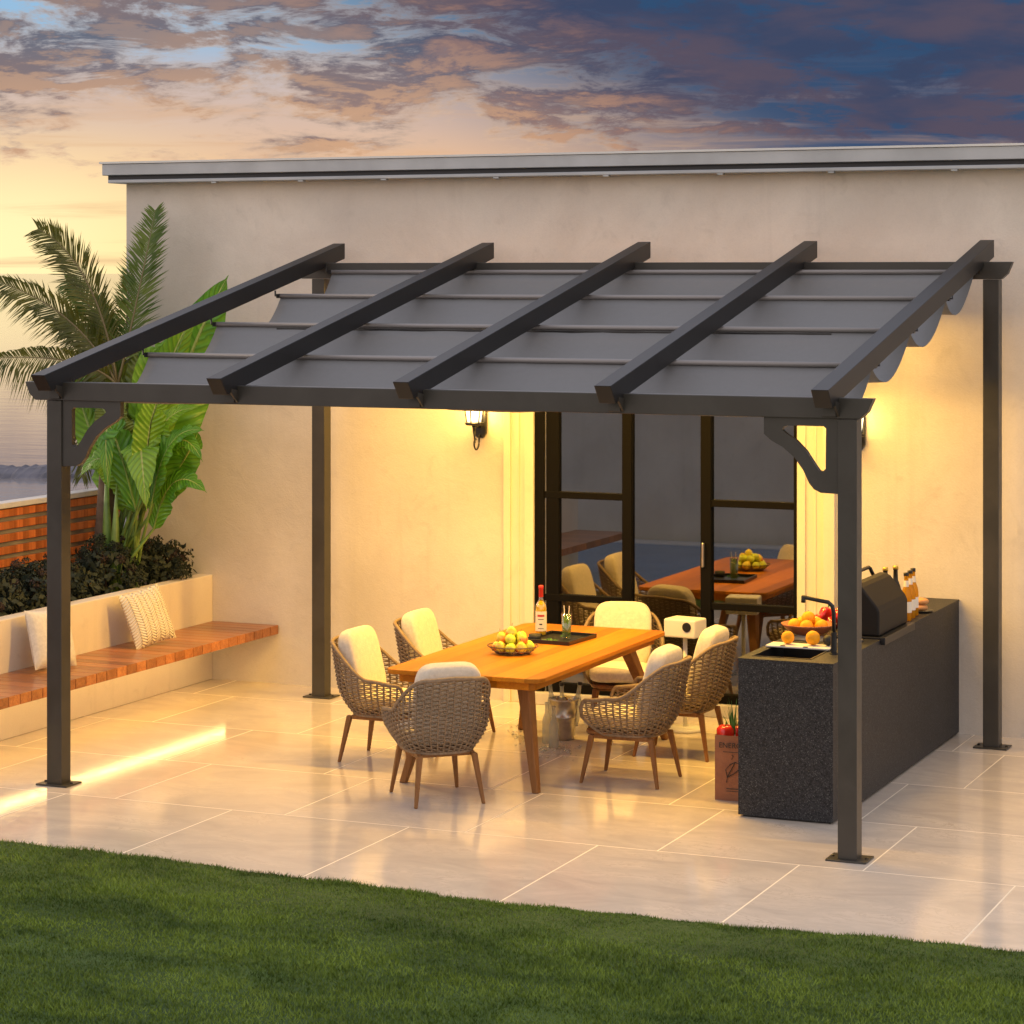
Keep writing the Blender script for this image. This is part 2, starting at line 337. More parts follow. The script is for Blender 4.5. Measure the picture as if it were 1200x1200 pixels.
leafmat('palm_leaf_green', (0.06, 0.12, 0.010), (0.15, 0.21, 0.020), 0, 0.4)
leafmat('shrub_leaf', (0.009, 0.018, 0.008), (0.022, 0.030, 0.013), 0, 0.05, 0.75)
leafmat('shrub_leaf_rust', (0.030, 0.017, 0.010), (0.055, 0.028, 0.015), 0, 0.05, 0.75)
leafmat('mint', (0.05, 0.22, 0.02), (0.12, 0.36, 0.04), 0, 0.3)
def grassmats():
    m, t, b = mat('grass_blade'); P = t.pos(); a = t.noise(t.vm('MULTIPLY', P, (1, 2.2, 1)), 1.5, 7, 0.68, 0.6); c = t.noise(P, 14, 4, 0.6)
    s = t.sep(t.coord('UV'))[1]
    col = t.mix(t.sm(a, 0.32, 0.68), (0.045, 0.085, 0.008), (0.195, 0.275, 0.030))
    col = t.mix(t.m('MULTIPLY', t.sm(c, 0.5, 0.72), 0.5), col, (0.19, 0.24, 0.04))
    t.put(b.inputs['Base Color'], col); b.inputs['Roughness'].default_value = 0.6; b.inputs['Specular IOR Level'].default_value = 0.25
    m, t, b = mat('lawn_ground'); P = t.pos(); a = t.noise(P, 1.3, 6); c = t.noise(P, 30, 5, 0.7)
    col = t.mix(t.sm(a, 0.3, 0.7), (0.035, 0.070, 0.010), (0.07, 0.12, 0.018)); t.put(b.inputs['Base Color'], col); b.inputs['Roughness'].default_value = 0.95
    t.put(b.inputs['Normal'], t.bump(c, 0.8, 0.03))
grassmats()
def sea():
    m, t, b = mat('sea_water'); P = t.pos()
    w = t.noise(t.vm('MULTIPLY', P, (0.12, 0.35, 1)), 1.0, 6, 0.6)
    b.inputs['Base Color'].default_value = (0.20, 0.17, 0.16, 1); b.inputs['Roughness'].default_value = 0.07; b.inputs['IOR'].default_value = 1.33
    b.inputs['Specular IOR Level'].default_value = 0.8
    t.put(b.inputs['Normal'], t.bump(w, 0.12, 0.12))
sea()
simple('pool_water', (0.08, 0.18, 0.34), 0.12, bump=0.3, bscale=3, bd=0.02)
def bagmat():
    m, t, b = mat('kraft_paper'); P = t.coord(); n = t.noise(P, 8, 5); t.put(b.inputs['Base Color'], t.mix(t.sm(n, 0.3, 0.7), (0.25, 0.095, 0.045), (0.31, 0.125, 0.06)))
    b.inputs['Roughness'].default_value = 0.8; t.put(b.inputs['Normal'], t.bump(t.noise(P, 14, 4, 0.6, 1.0), 0.6, 0.01))
bagmat()
# ------------------------------------------------------------------ mesh builder
class MB:
    def __init__(s): s.v = []; s.f = []; s.uv = {}
    def quad8(s, p):
        b = len(s.v); s.v += [tuple(q) for q in p]
        for f in ((3, 2, 1, 0), (4, 5, 6, 7), (0, 1, 5, 4), (1, 2, 6, 5), (2, 3, 7, 6), (3, 0, 4, 7)): s.f.append(tuple(b+i for i in f))
        return s
    def box(s, x0, x1, y0, y1, z0, z1):
        return s.quad8([(x0, y0, z0), (x1, y0, z0), (x1, y1, z0), (x0, y1, z0), (x0, y0, z1), (x1, y0, z1), (x1, y1, z1), (x0, y1, z1)])
    def prism(s, poly, axis, a, b_):
        b = len(s.v); n = len(poly)
        for h in (a, b_):
            for (p, q) in poly: s.v.append({'X': (h, p, q), 'Y': (p, h, q), 'Z': (p, q, h)}[axis])
        s.f.append(tuple(b+i for i in range(n))[::-1]); s.f.append(tuple(b+n+i for i in range(n)))
        for i in range(n): j = (i+1) % n; s.f.append((b+i, b+j, b+n+j, b+n+i))
        return s
    def tube(s, pts, r, n=8, cap=True, flat=1.0, up=None):
        pts = [Vector(p) for p in pts]; b = len(s.v); m = len(pts); R = r if isinstance(r, (list, tuple)) else [r]*m
        ref = Vector(up) if up else None
        for i, p in enumerate(pts):
            d = (pts[min(i+1, m-1)]-pts[max(i-1, 0)]).normalized()
            q = ref if ref and abs(d.dot(ref)) < .98 else (Vector((0, 0, 1)) if abs(d.z) < .95 else Vector((1, 0, 0)))
            a = d.cross(q).normalized(); c = a.cross(d)
            for k in range(n): th = 2*pi*k/n; s.v.append(tuple(p+a*cos(th)*R[i]+c*sin(th)*R[i]*flat))
        for i in range(m-1):
            for k in range(n): k2 = (k+1) % n; s.f.append((b+i*n+k, b+i*n+k2, b+(i+1)*n+k2, b+(i+1)*n+k))
        if cap: s.f.append(tuple(b+k for k in range(n))[::-1]); s.f.append(tuple(b+(m-1)*n+k for k in range(n)))
        return s
    def lathe(s, prof, c=(0, 0, 0), n=24, caps=True):
        b = len(s.v)
        for r, z in prof:
            for k in range(n): th = 2*pi*k/n; s.v.append((c[0]+r*cos(th), c[1]+r*sin(th), c[2]+z))
        for i in range(len(prof)-1):
            for k in range(n): k2 = (k+1) % n; s.f.append((b+i*n+k, b+i*n+k2, b+(i+1)*n+k2, b+(i+1)*n+k))
        if caps: s.f.append(tuple(b+k for k in range(n))[::-1]); s.f.append(tuple(b+(len(prof)-1)*n+k for k in range(n)))
        return s
    def squad(s, M, a, b, c, e1=0.5, e2=0.5, nu=32, nv=18):
        # superquadric
        g = lambda w, e: math.copysign(abs(w)**e, w); b0 = len(s.v)
        for i in range(nv+1):
            ph = -pi/2+pi*i/nv
            for k in range(nu):
                th = 2*pi*k/nu
                s.v.append(tuple(M @ Vector((a*g(cos(ph), e1)*g(cos(th), e2), b*g(cos(ph), e1)*g(sin(th), e2), c*g(sin(ph), e1)))))
        for i in range(nv):
            for k in range(nu): k2 = (k+1) % nu; s.f.append((b0+i*nu+k, b0+i*nu+k2, b0+(i+1)*nu+k2, b0+(i+1)*nu+k))
        return s
    def strip(s, rows, uvs=None):
        b = len(s.v); m = len(rows); n = len(rows[0])
        for r in rows: s.v += [tuple(p) for p in r]
        for i in range(m-1):
            for k in range(n-1):
                s.f.append((b+i*n+k, b+i*n+k+1, b+(i+1)*n+k+1, b+(i+1)*n+k))
                s.uv[len(s.f)-1] = [(k/(n-1), i/(m-1)), ((k+1)/(n-1), i/(m-1)), ((k+1)/(n-1), (i+1)/(m-1)), (k/(n-1), (i+1)/(m-1))]
        return s
    def build(s, name, m, parent=None, smooth=False, bevel=0, loc=None, seg=2, mods=None):
        me = bpy.data.meshes.new(name); me.from_pydata(s.v, [], s.f); me.materials.append(MAT[m] if isinstance(m, str) else m)
        if s.uv:
            u = me.uv_layers.new(name='UVMap')
            for p in me.polygons:
                if p.index in s.uv:
                    for li, c in zip(p.loop_indices, s.uv[p.index]): u.data[li].uv = c
        if smooth: me.polygons.foreach_set('use_smooth', [True]*len(me.polygons))
        me.update()
        o = bpy.data.objects.new(name, me); COL.objects.link(o)
        if parent: o.parent = parent
        if loc: o.location = loc
        if bevel:
            bm = o.modifiers.new('bevel', 'BEVEL'); bm.width = bevel; bm.segments = seg; bm.limit_method = 'ANGLE'; bm.angle_limit = radians(35)
        if smooth == 'auto': pass
        return o
def thing(name, label, cat, loc=(0, 0, 0), rz=0, group=None, scale=1):
    o = bpy.data.objects.new(name, None); COL.objects.link(o); o.location = loc; o.rotation_euler = (0, 0, rz); o.scale = (scale,)*3
    o.empty_display_size = 0.1; return tag(o, label, cat, group)
def tag(o, label, cat, group=None, kind=None):
    if label: o['label'] = label
    if cat: o['category'] = cat
    if group: o['group'] = group
    if kind: o['kind'] = kind
    return o
def struct(o): o['kind'] = 'structure'; return o
def copy_tree(o, parent=None):
    c = o.copy(); COL.objects.link(c)
    if parent: c.parent = parent
    for ch in list(o.children): copy_tree(ch, c)
    return c
def text(s, size, loc, rot, m, parent, ext=0.0005):
    cu = bpy.data.curves.new('lettering', 'FONT'); cu.body = s; cu.size = size; cu.extrude = ext; cu.align_x = 'LEFT'
    tmp = bpy.data.objects.new('tmp', cu); me = bpy.data.meshes.new_from_object(tmp); bpy.data.objects.remove(tmp)
    me.materials.clear(); me.materials.append(MAT[m]); o = bpy.data.objects.new('lettering', me); COL.objects.link(o)
    o.location = loc; o.rotation_euler = rot; o.parent = parent; return o
# ------------------------------------------------------------------ ground, patio, sea
def gh(x, y):
    d = max(-4.5-x, y-16, 0); return -0.012-min(7.5, max(0, d)*0.5)
def axis_steps(): return [-60, -30, -20, -14, -9, -6, -4.5, -2, 0, 4, 8, 14, 25, 60, 200]
g = MB(); xs = axis_steps(); ys = [-200, -60, -30, -15, -8, -4, -1, 2, 6, 10, 16, 18, 22, 28, 34, 60]
g.strip([[(x, y, gh(x, y)) for x in xs] for y in ys]); struct(g.build('ground', 'lawn_ground'))
s = MB(); s.strip([[(x, y, -6.0) for x in (-30000, -300, 0, 300, 30000)] for y in (-30000, -300, 0, 300, 40000)]); struct(s.build('sea', 'sea_water'))
struct(MB().box(-1.9, 11, -1.62, 3.66, -0.12, 0.0).build('patio', 'stone_tile', bevel=0.003))
pool = thing('swimming_pool', 'blue pool left of the lawn, seen mirrored in the glass door', 'pool', (-4.5, -4.0, 0))
def plb(m): m.v = [(a+4.5, b+4.0, c) for a, b, c in m.v]; return m
plb(MB().box(-11, .55, -5.9, -2.15, -.02, .012)).build('water', 'pool_water', pool)
plb(MB().box(-11, .80, -2.149, -1.9, -.02, .03).box(.551, .80, -5.9, -2.15, -.02, .03).box(-11, .80, -6.15, -5.901, -.02, .03)).build('coping', 'cap_stone', pool, bevel=.01)
gw = MB().box(-11, 1.0, -6.5, -6.3, -.3, 2.1).build('garden_wall', 'wall_plaster', bevel=.01); tag(gw, 'grey brown plastered garden wall beyond the pool, seen only mirrored in the door', 'wall')
def lawn_edge(x): return -1.37-.075*sin((x-2.1)*1.05)+.018*sin(x*5.1)+.012*sin(x*17+1)
lw = MB(); xs_ = [-4.4+.06*i for i in range(int(15.3/.06))]
lw.strip([[(x, lawn_edge(x)+dy if k < 3 else dy, z) for x in xs_] for k, (dy, z) in enumerate(((.0, .001), (-.01, .008), (-.05, .012), (-1.85, .012), (-2.4, -.005), (-3.0, -.02)))]); struct(lw.build('lawn', 'lawn_ground'))
# ------------------------------------------------------------------ house
house = thing('house', 'pale plastered flat roofed house with glazed doors behind the pergola', 'house', (-1.75, 3.64, 0))
HB = Vector((-1.75, 3.64, 0))
def hb(m): m.v = [tuple(Vector(p)-HB) for p in m.v]; return m
DX0, DX1, DZ0, DZ1 = 1.496, 3.344, 0.085, 2.42
XR, YB, ZT = 11.0, 13.6, 3.585
w = MB(); w.box(-1.75, DX0, 3.64, 3.84, -0.3, ZT).box(DX1, XR, 3.64, 3.84, -0.3, ZT).box(DX0, DX1, 3.64, 3.84, DZ1, ZT).box(DX0, DX1, 3.64, 3.84, -0.3, DZ0-0.002)
w.box(-1.75, -1.55, 3.84, YB, -0.3, ZT).box(XR-0.2, XR, 3.84, YB, -0.3, ZT).box(-1.55, XR-0.2, YB-0.2, YB, -0.3, ZT)
hb(w).build('wall', 'wall_plaster', house)
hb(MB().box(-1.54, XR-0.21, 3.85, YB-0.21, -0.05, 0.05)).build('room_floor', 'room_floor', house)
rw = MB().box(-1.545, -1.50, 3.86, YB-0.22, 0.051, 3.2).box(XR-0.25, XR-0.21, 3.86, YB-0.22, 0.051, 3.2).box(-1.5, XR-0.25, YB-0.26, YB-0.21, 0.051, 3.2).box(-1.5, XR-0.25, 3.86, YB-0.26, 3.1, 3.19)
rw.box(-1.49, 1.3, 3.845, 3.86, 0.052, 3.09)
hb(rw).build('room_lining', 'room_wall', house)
roof = hb(MB().box(-1.87, XR+0.1, 3.50, YB+0.1, 3.628, 3.712)).build('roof', 'fascia_metal', house, bevel=0.004)
hb(MB().box(-1.885, XR+0.11, 3.485, YB+0.11, 3.7125, 3.727)).build('roof_cap', 'white_metal', roof)
hb(MB().box(-1.84, XR+0.1, 3.535, YB+0.07, 3.597, 3.6279)).build('shadow_gap', 'fascia_dark', roof)
hb(MB().box(-1.83, XR+0.1, 3.515, YB+0.08, 3.572, 3.5965)).build('gutter_rail', 'fascia_metal', roof, bevel=0.004)
for k, cx_ in enumerate([-0.95, -0.25, 0.4, 1.25, 2.05, 2.85, 3.6, 4.4, 5.2]):
    hb(MB().box(cx_-0.02, cx_+0.02, 3.52, 3.56, 3.562, 3.572)).build('clip', 'fascia_metal', roof)
# casings
for (a, b) in ((1.268, 1.494), (3.347, 3.60)):
    c = MB(); wd = b-a
    c.box(a, a+wd*0.22, 3.606, 3.6385, 0.0, 2.62).box(a+wd*0.22, b-wd*0.30, 3.622, 3.6385, 0, 2.62).box(b-wd*0.30, b, 3.596, 3.6385, 0, 2.62).box(a+wd*.45, a+wd*.5, 3.616, 3.6219, 0, 2.62)
    hb(c).build('door_casing', 'trim_plaster', house, bevel=0.003)
hb(MB().box(1.268, 3.60, 3.60, 3.6385, 2.6205, 2.78)).build('door_lintel', 'trim_plaster', house, bevel=0.004)
hb(MB().box(1.496, 3.344, 3.575, 3.6385, 0.001, 0.082)).build('threshold', 'cap_stone', house, bevel=0.004)
dr = bpy.data.objects.new('glass_door', None); COL.objects.link(dr); dr.parent = house
f = MB(); Y0, Y1 = 3.615, 3.68
f.box(DX0, 1.563, Y0, Y1, DZ0, DZ1).box(1.575, 1.668, Y0+.012, Y1, DZ0, DZ1).box(2.128, 2.195, Y0+.004, Y1, DZ0, DZ1-.001).box(2.682, 2.754, Y0+.004, Y1, DZ0, DZ1-.001).box(3.322, DX1, Y0, Y1, DZ0, DZ1)
f.box(1.668, 3.322, Y0+.008, Y1-.004, DZ0, 0.145).box(1.668, 3.322, Y0+.008, Y1-.004, DZ1-.07, DZ1-.002)
f.box(1.563, 2.128, Y0+.0095, Y1-.006, 1.395, 1.440).box(2.754, 3.322, Y0+.0095, Y1-.006, 1.378, 1.423)
f.box(1.563, 2.128, Y0+.0095, Y1-.006, 0.700, 0.745).box(2.754, 3.322, Y0+.0095, Y1-.006, 0.700, 0.745)
hb(f).build('frame', 'door_metal', dr, bevel=0.003)
hb(MB().box(1.5645, 1.574, Y0+.02, Y0+.03, DZ0, DZ1)).build('seal_strip', 'steel', dr)
for a, b in ((1.668, 2.128), (2.195, 2.682), (2.754, 3.322)):
    p = MB(); p.v = [(a, 3.655, .145), (b, 3.655, .145), (b, 3.655, DZ1-.07), (a, 3.655, DZ1-.07)]; p.f = [(0, 1, 2, 3)]; hb(p).build('pane', 'door_glass', dr)
hb(MB().box(2.70, 2.715, 3.585, 3.612, 0.98, 1.14)).build('handle', 'steel', dr, bevel=0.004)
# ------------------------------------------------------------------ wall lanterns
def lantern():
    r = thing('wall_lantern', None, 'wall lamp')
    bp = MB().prism([(-.030, .055), (-.045, .035), (-.045, -.075), (-.022, -.11), (.022, -.11), (.045, -.075), (.045, .13), (.022, .165), (-.022, .165), (-.045, .13)], 'Y', -.028, 0)
    bp.v = [(x, y, z) for x, y, z in bp.v]; bp.build('back_plate', 'black_plastic', r, bevel=.003)
    Yc = -.12
    fr = MB(); z0, z1, a, b = 0.0, .175, .046, .070
    fr.lathe([(.062, -.018), (.072, -.012), (.072, 0), (.05, .004)], (0, Yc, 0), 6)
    for k in range(6):
        th = pi/6+k*pi/3; fr.tube([(a*1.12*cos(th), Yc+a*1.12*sin(th), z0), (b*1.1*cos(th), Yc+b*1.1*sin(th), z1)], .0045, 4)
    fr.lathe([(.086, z1), (.090, z1+.012), (.06, z1+.045), (.02, z1+.075), (.012, z1+.09), (.014, z1+.10), (.004, z1+.118)], (0, Yc, 0), 6)
    fr.build('cage', 'black_plastic', r)
    gl = MB().lathe([(a*1.08, z0+.005), (b*1.06, z1)], (0, Yc, 0), 6, caps=False); gl.build('glass_shade', 'lamp_glass', r)
    arm = MB().tube([(0, Yc, -.018), (0, Yc, -.045), (0, Yc+.004, -.06)], [.018, .013, .009], 8)
    sc = []
    for k in range(17):
        u = k/16; th = -pi*0.10+u*pi*1.65; rad = .012+.042*(1-u)**.8
        sc.append((0, Yc+.030+cos(th)*rad*-1*-1, -.135-sin(th)*rad*1.25))
    arm.tube([(0, -.01, -.07), (0, Yc+.075, -.10)]+sc, .0065, 6).tube([(0, Yc, -.05), (0, Yc+.006, -.10), (0, Yc+.012, -.14)], [.012, .007, .006], 6)
    arm.tube([(0, Yc, -.03), (0, -.01, -.03)], .010, 6); arm.build('scroll_arm', 'black_plastic', r, smooth=True)
    return r
L1 = lantern(); L1.location = (1.09, 3.639, 1.90); tag(L1, 'lit black six sided wall lantern with scroll arm, left of the glass door', 'wall lamp', 'wall lanterns beside the glass door')
L2 = copy_tree(L1); L2.location = (3.752, 3.639, 1.89); tag(L2, 'black wall lantern right of the glass door, peeking out behind the front right post', 'wall lamp')
for o in (L1, L2):
    for dx, dy, fr_ in ((0, -.12, 1.0),):
        pl = bpy.data.lights.new('lantern_light', 'POINT'); pl.energy = LAMP_W*(1 if o is L1 else .45); pl.color = LAMP_COL; pl.shadow_soft_size = 0.05
        po = bpy.data.objects.new('lantern_light', pl); COL.objects.link(po); po.parent = o; po.location = (dx, dy, .09)
# ------------------------------------------------------------------ pergola
pg = thing('pergola', 'dark bronze lean-to pergola with sliding grey canopy over the patio', 'pergola', (0, 0, 0))
PW, PD, ps = 4.748, 3.317, 0.098
for (x, y, ht) in ((0, 0, 2.194), (PW-ps, 0, 2.194), (0, PD-ps, 2.879), (PW-ps, PD-ps, 2.879)):
    p = MB().box(x, x+ps, y, y+ps, 0.008, ht).build('post', 'bronze_metal', pg, bevel=0.004)
    MB().box(x-.055, x+ps+.055, y-.03, y+ps+.03, 0.0005, 0.010).build('base_plate', 'bronze_metal', p, bevel=0.002)
    for dx in (-.038, ps+.038): MB().lathe([(.009, 0.01), (.009, .016), (.004, .018)], (x+dx, y+ps/2, 0), 6).build('bolt', 'black_plastic', p)
def beam(y0, y1, z0, z1):
    poly = [(-.075, z0), (PW+.015, z0), (PW+.055, z0+.035), (PW+.085, z1), (-.145, z1), (-.115, z0+.035)]
    m = MB().prism(poly, 'Y', y0, y1); return m.build('beam', 'bronze_metal', pg, bevel=0.003)
beam(-.004, .055, 2.195, 2.298); beam(3.214, 3.27, 2.880, 2.988)
RX = [.02, 1.155, 2.285, 3.425, 4.568]; rw_ = .090; sl_ = (3.125-2.345)/(3.50+.19)
LB = [o for o in bpy.data.objects if o.name.startswith('beam')][-1]
lbm = MB().box(.35, 4.40, 3.225, 3.262, 2.862, 2.8795).build('added_light_housing', 'black_plastic', LB)  # unseen housing and area lamp, added to wash the wall with warm light
al = bpy.data.lights.new('beam_light', 'AREA'); al.shape = 'RECTANGLE'; al.size = 3.95; al.size_y = .05; al.energy = FILL_BAR_W; al.color = LAMP_COL
alo = bpy.data.objects.new('beam_light', al); COL.objects.link(alo); alo.parent = LB; alo.location = (2.375, 3.2435, 2.859); alo.rotation_euler = (radians(-25), 0, 0)
def rz(y): return 2.345+(y+.19)*sl_
for x in RX:
    poly = [(-.19, rz(-.19)), (-.115, rz(-.115)-.108), (3.505, rz(3.505)-.108), (3.505, rz(3.505))]
    r = MB().prism(poly, 'X', x, x+rw_).build('rafter', 'rafter_metal', pg, bevel=0.003)
    MB().prism([(-.075, 2.262), (-.005, 2.205), (-.005, 2.275), (-.075, 2.285)], 'X', x+rw_-.008, x+rw_+.004).build('end_clip', 'bronze_metal', r)
    MB().box(x+.01, x+rw_-.01, -.025, -.0045, 2.205, 2.27).build('bracket_plate', 'bronze_metal', r, bevel=.002)
def bracket(x0, sgn):
    # corner brace: outer outline with a curved triangular hole
    out = [(0, 0), (.385, 0), (.385, -.085), (.350, -.115), (.285, -.150), (.225, -.200), (.180, -.262), (.150, -.325), (.125, -.355), (.09, -.372), (0, -.375)]
    inn = [(.062, -.050), (.075, -.040), (.262, -.040), (.285, -.048), (.290, -.062), (.272, -.078), (.215, -.115), (.165, -.165), (.125, -.225), (.098, -.262), (.080, -.266), (.064, -.252)]
    bm = bmesh.new(); T = .036
    def loop(pts, y): return [bm.verts.new((x0+sgn*p, y, 2.1945+q)) for p, q in pts]
    ed = []
    for pts in (out, inn):
        vs = loop(pts, .012); ed += [bm.edges.new((vs[i], vs[(i+1) % len(vs)])) for i in range(len(vs))]
    bmesh.ops.triangle_fill(bm, edges=ed, use_beauty=True)
    ext = bmesh.ops.extrude_face_region(bm, geom=bm.faces[:]); 
    for v in [e for e in ext['geom'] if isinstance(e, bmesh.types.BMVert)]: v.co.y += T
    bmesh.ops.recalc_face_normals(bm, faces=bm.faces[:])
    me = bpy.data.meshes.new('corner_brace'); bm.to_mesh(me); bm.free(); me.materials.append(MAT['bronze_metal'])
    o = bpy.data.objects.new('corner_brace', me); COL.objects.link(o); o.parent = pg
bracket(ps+.0005, 1); bracket(PW-ps-.0005, -1)
# canopy: cloth hung in swags between rods
rods = [(.085, 2.283), (.833, 2.430), (1.640, 2.597), (2.471, 2.768), (3.20, 2.925)]
X0c, X1c = .165, 4.60
rows = []
NX = 46
for k in range(4):
    (ya, za), (yb, zb_) = rods[k], rods[k+1]
    n = 16
    for i in range(n+(1 if k == 3 else 0)):
        u = i/n; row = []
        for j in range(NX+1):
            x = X0c+(X1c-X0c)*j/NX
            sg = .165*(1+.08*noise.noise(Vector((x*.8, k*3.1, 0))))+.02*sin(x*5.5+k)*.15
            y = ya+(yb-ya)*u; z = za+(zb_-za)*u-sg*4*u*(1-u)*(1-.18*(u-.5)*2*-1)
            pull = .035*4*u*(1-u)
            z += .012*noise.noise(Vector((x*2.2, u*1.5+k*5, 4)))*4*u*(1-u)
            xx = x+(pull if j == 0 else (-pull*0.3 if j == NX else 0))
            row.append((xx, y-.03*4*u*(1-u), z-.012+.004*noise.noise(Vector((x*6, y*6, 1)))))
        rows.append(row)
cn = MB().strip(rows).build('canopy', 'canopy_fabric', pg, smooth=True)
sol = cn.modifiers.new('thick', 'SOLIDIFY'); sol.thickness = .002
for (y, z) in rods:
    rd = MB().tube([(X0c-.01, y, z), (X1c+.01, y, z)], .015, 12).build('rod', 'canopy_rod', cn, smooth=True)
    for x in (X0c-.012, X1c+.012):
        MB().tube([(x, y, z), (x+(-.028 if x < 1 else .028), y, z), (x+(-.028 if x < 1 else .028), y, z+.035)], .006, 6).box(x-.012, x+.012, y-.016, y+.016, z-.014, z+.014).build('trolley', 'black_plastic', rd)
mh = MB().box(.60, 4.15, 1.622, 1.658, 2.556, 2.578).build('added_light_housing', 'black_plastic', cn)  # added lamp and housing hidden by the cloth, brightens table, floor and wall
ml = bpy.data.lights.new('added_canopy_light', 'AREA'); ml.shape = 'RECTANGLE'; ml.size = 3.4; ml.size_y = .04; ml.energy = FILL_MID_W; ml.color = LAMP_COL
mlo = bpy.data.objects.new('added_canopy_light', ml); COL.objects.link(mlo); mlo.parent = mh; mlo.location = (2.375, 1.64, 2.553); mlo.rotation_euler = (radians(14), 0, 0)
# ------------------------------------------------------------------ planter, bench, fence
pl = thing('planter_wall', 'low cream plastered planter wall behind the wooden bench', 'planter', (-1.1, 3.639, 0))
m = MB().box(-1.135, -1.025, -3.4, 3.638, 0.0, .752); m.v = [(x+1.1, y-3.639, z) for x, y, z in m.v]; m.build('wall', 'planter_plaster', pl, bevel=.006)
struct(MB().box(-1.748, -1.136, -3.4, 3.637, 0.0, .66).build('soil', 'soil'))
bn = thing('bench', 'wooden slatted bench cantilevered from the planter wall with a lit underside', 'bench', (-.75, 3.639, .33))
m = MB(); y = 3.635
while y > -3.3:
    m.box(-1.0235, -.487, y-.113, y, .355, .418); y -= .118
m.v = [(a+.75, b-3.639, c-.33) for a, b, c in m.v]; m.build('seat_boards', 'bench_wood', bn, bevel=.003)
m = MB().box(-1.0235, -.62, -3.28, 3.63, .328, .3545); m.v = [(a+.75, b-3.639, c-.33) for a, b, c in m.v]; m.build('support_frame', 'bench_wood', bn)
m = MB().box(-.802, -.784, -3.0, 3.40, .318, .3275); m.v = [(a+.75, b-3.639, c-.33) for a, b, c in m.v]; m.build('light_strip', 'led', bn)
fn = thing('fence', 'red brown horizontal slat fence with pale cap behind the planting bed', 'fence', (-1.8, 3.6, .0))
def fl(m): m.v = [(a+1.8, b-3.6, c) for a, b, c in m.v]; return m
m = MB()
for k in range(9): m.box(-1.775, -1.750, -3.4, 3.60, 1.322-k*.084-.052, 1.322-k*.084)
fl(m).build('slats', 'fence_wood', fn, bevel=.003)
fl(MB().box(-1.83, -1.7755, -3.4, 3.60, -.2, 1.33)).build('backing', 'fence_grey', fn)
fl(MB().box(-1.85, -1.735, -3.4, 3.62, 1.3305, 1.368)).build('cap', 'cap_stone', fn, bevel=.005)
# ------------------------------------------------------------------ pillows
def pillow(w_, h_, t_, n=26):
    m = MB(); f_ = lambda u: (1-abs(u)**3.2)
    for sd in (1, -1):
        rows = []
        for i in range(n+1):
            v = -1+2*i/n; r = []
            for j in range(n+1):
                u = -1+2*j/n; q = 1-.07*(1-v*v)*abs(u)**3-0; q2 = 1-.07*(1-u*u)*abs(v)**3
                th = (max(0, f_(u)*f_(v)))**.6*t_/2*(1+.12*noise.noise(Vector((u*2, v*2, w_*9))))
                p_ = (u*w_/2*q, sd*th, v*h_/2*q2); r.append(p_)
            rows.append(r if sd == 1 else r[::-1])
        m.strip(rows)
    return m
def put_pillow(name, mt, label, X, Y, Z, w_, h_, t_, yaw, tilt, roll, sc=1):
    r = thing(name, label, 'cushion', (X, Y, Z)); r.rotation_mode = 'QUATERNION'
    r.rotation_quaternion = (Matrix.Rotation(yaw, 4, 'Z') @ Matrix.Rotation(tilt, 4, 'X') @ Matrix.Rotation(roll, 4, 'Y')).to_quaternion()
    m = pillow(w_, h_, t_); m.build('cover', mt, r, smooth=True)
    e = [(-w_/2, 0, -h_/2), (w_/2, 0, -h_/2), (w_/2, 0, h_/2), (-w_/2, 0, h_/2)]
    return r
put_pillow('knitted_cushion', 'pillow_knit', 'cream cable knit cushion leaning on the planter wall, right of the post', -.815, 2.41, .612, .39, .39, .13, radians(76), radians(-20), radians(-7))
put_pillow('plain_cushion', 'pillow_plain', 'plain off white cushion on the bench behind the front left post', -.86, 1.33, .608, .40, .38, .13, radians(84), radians(-17), radians(4))
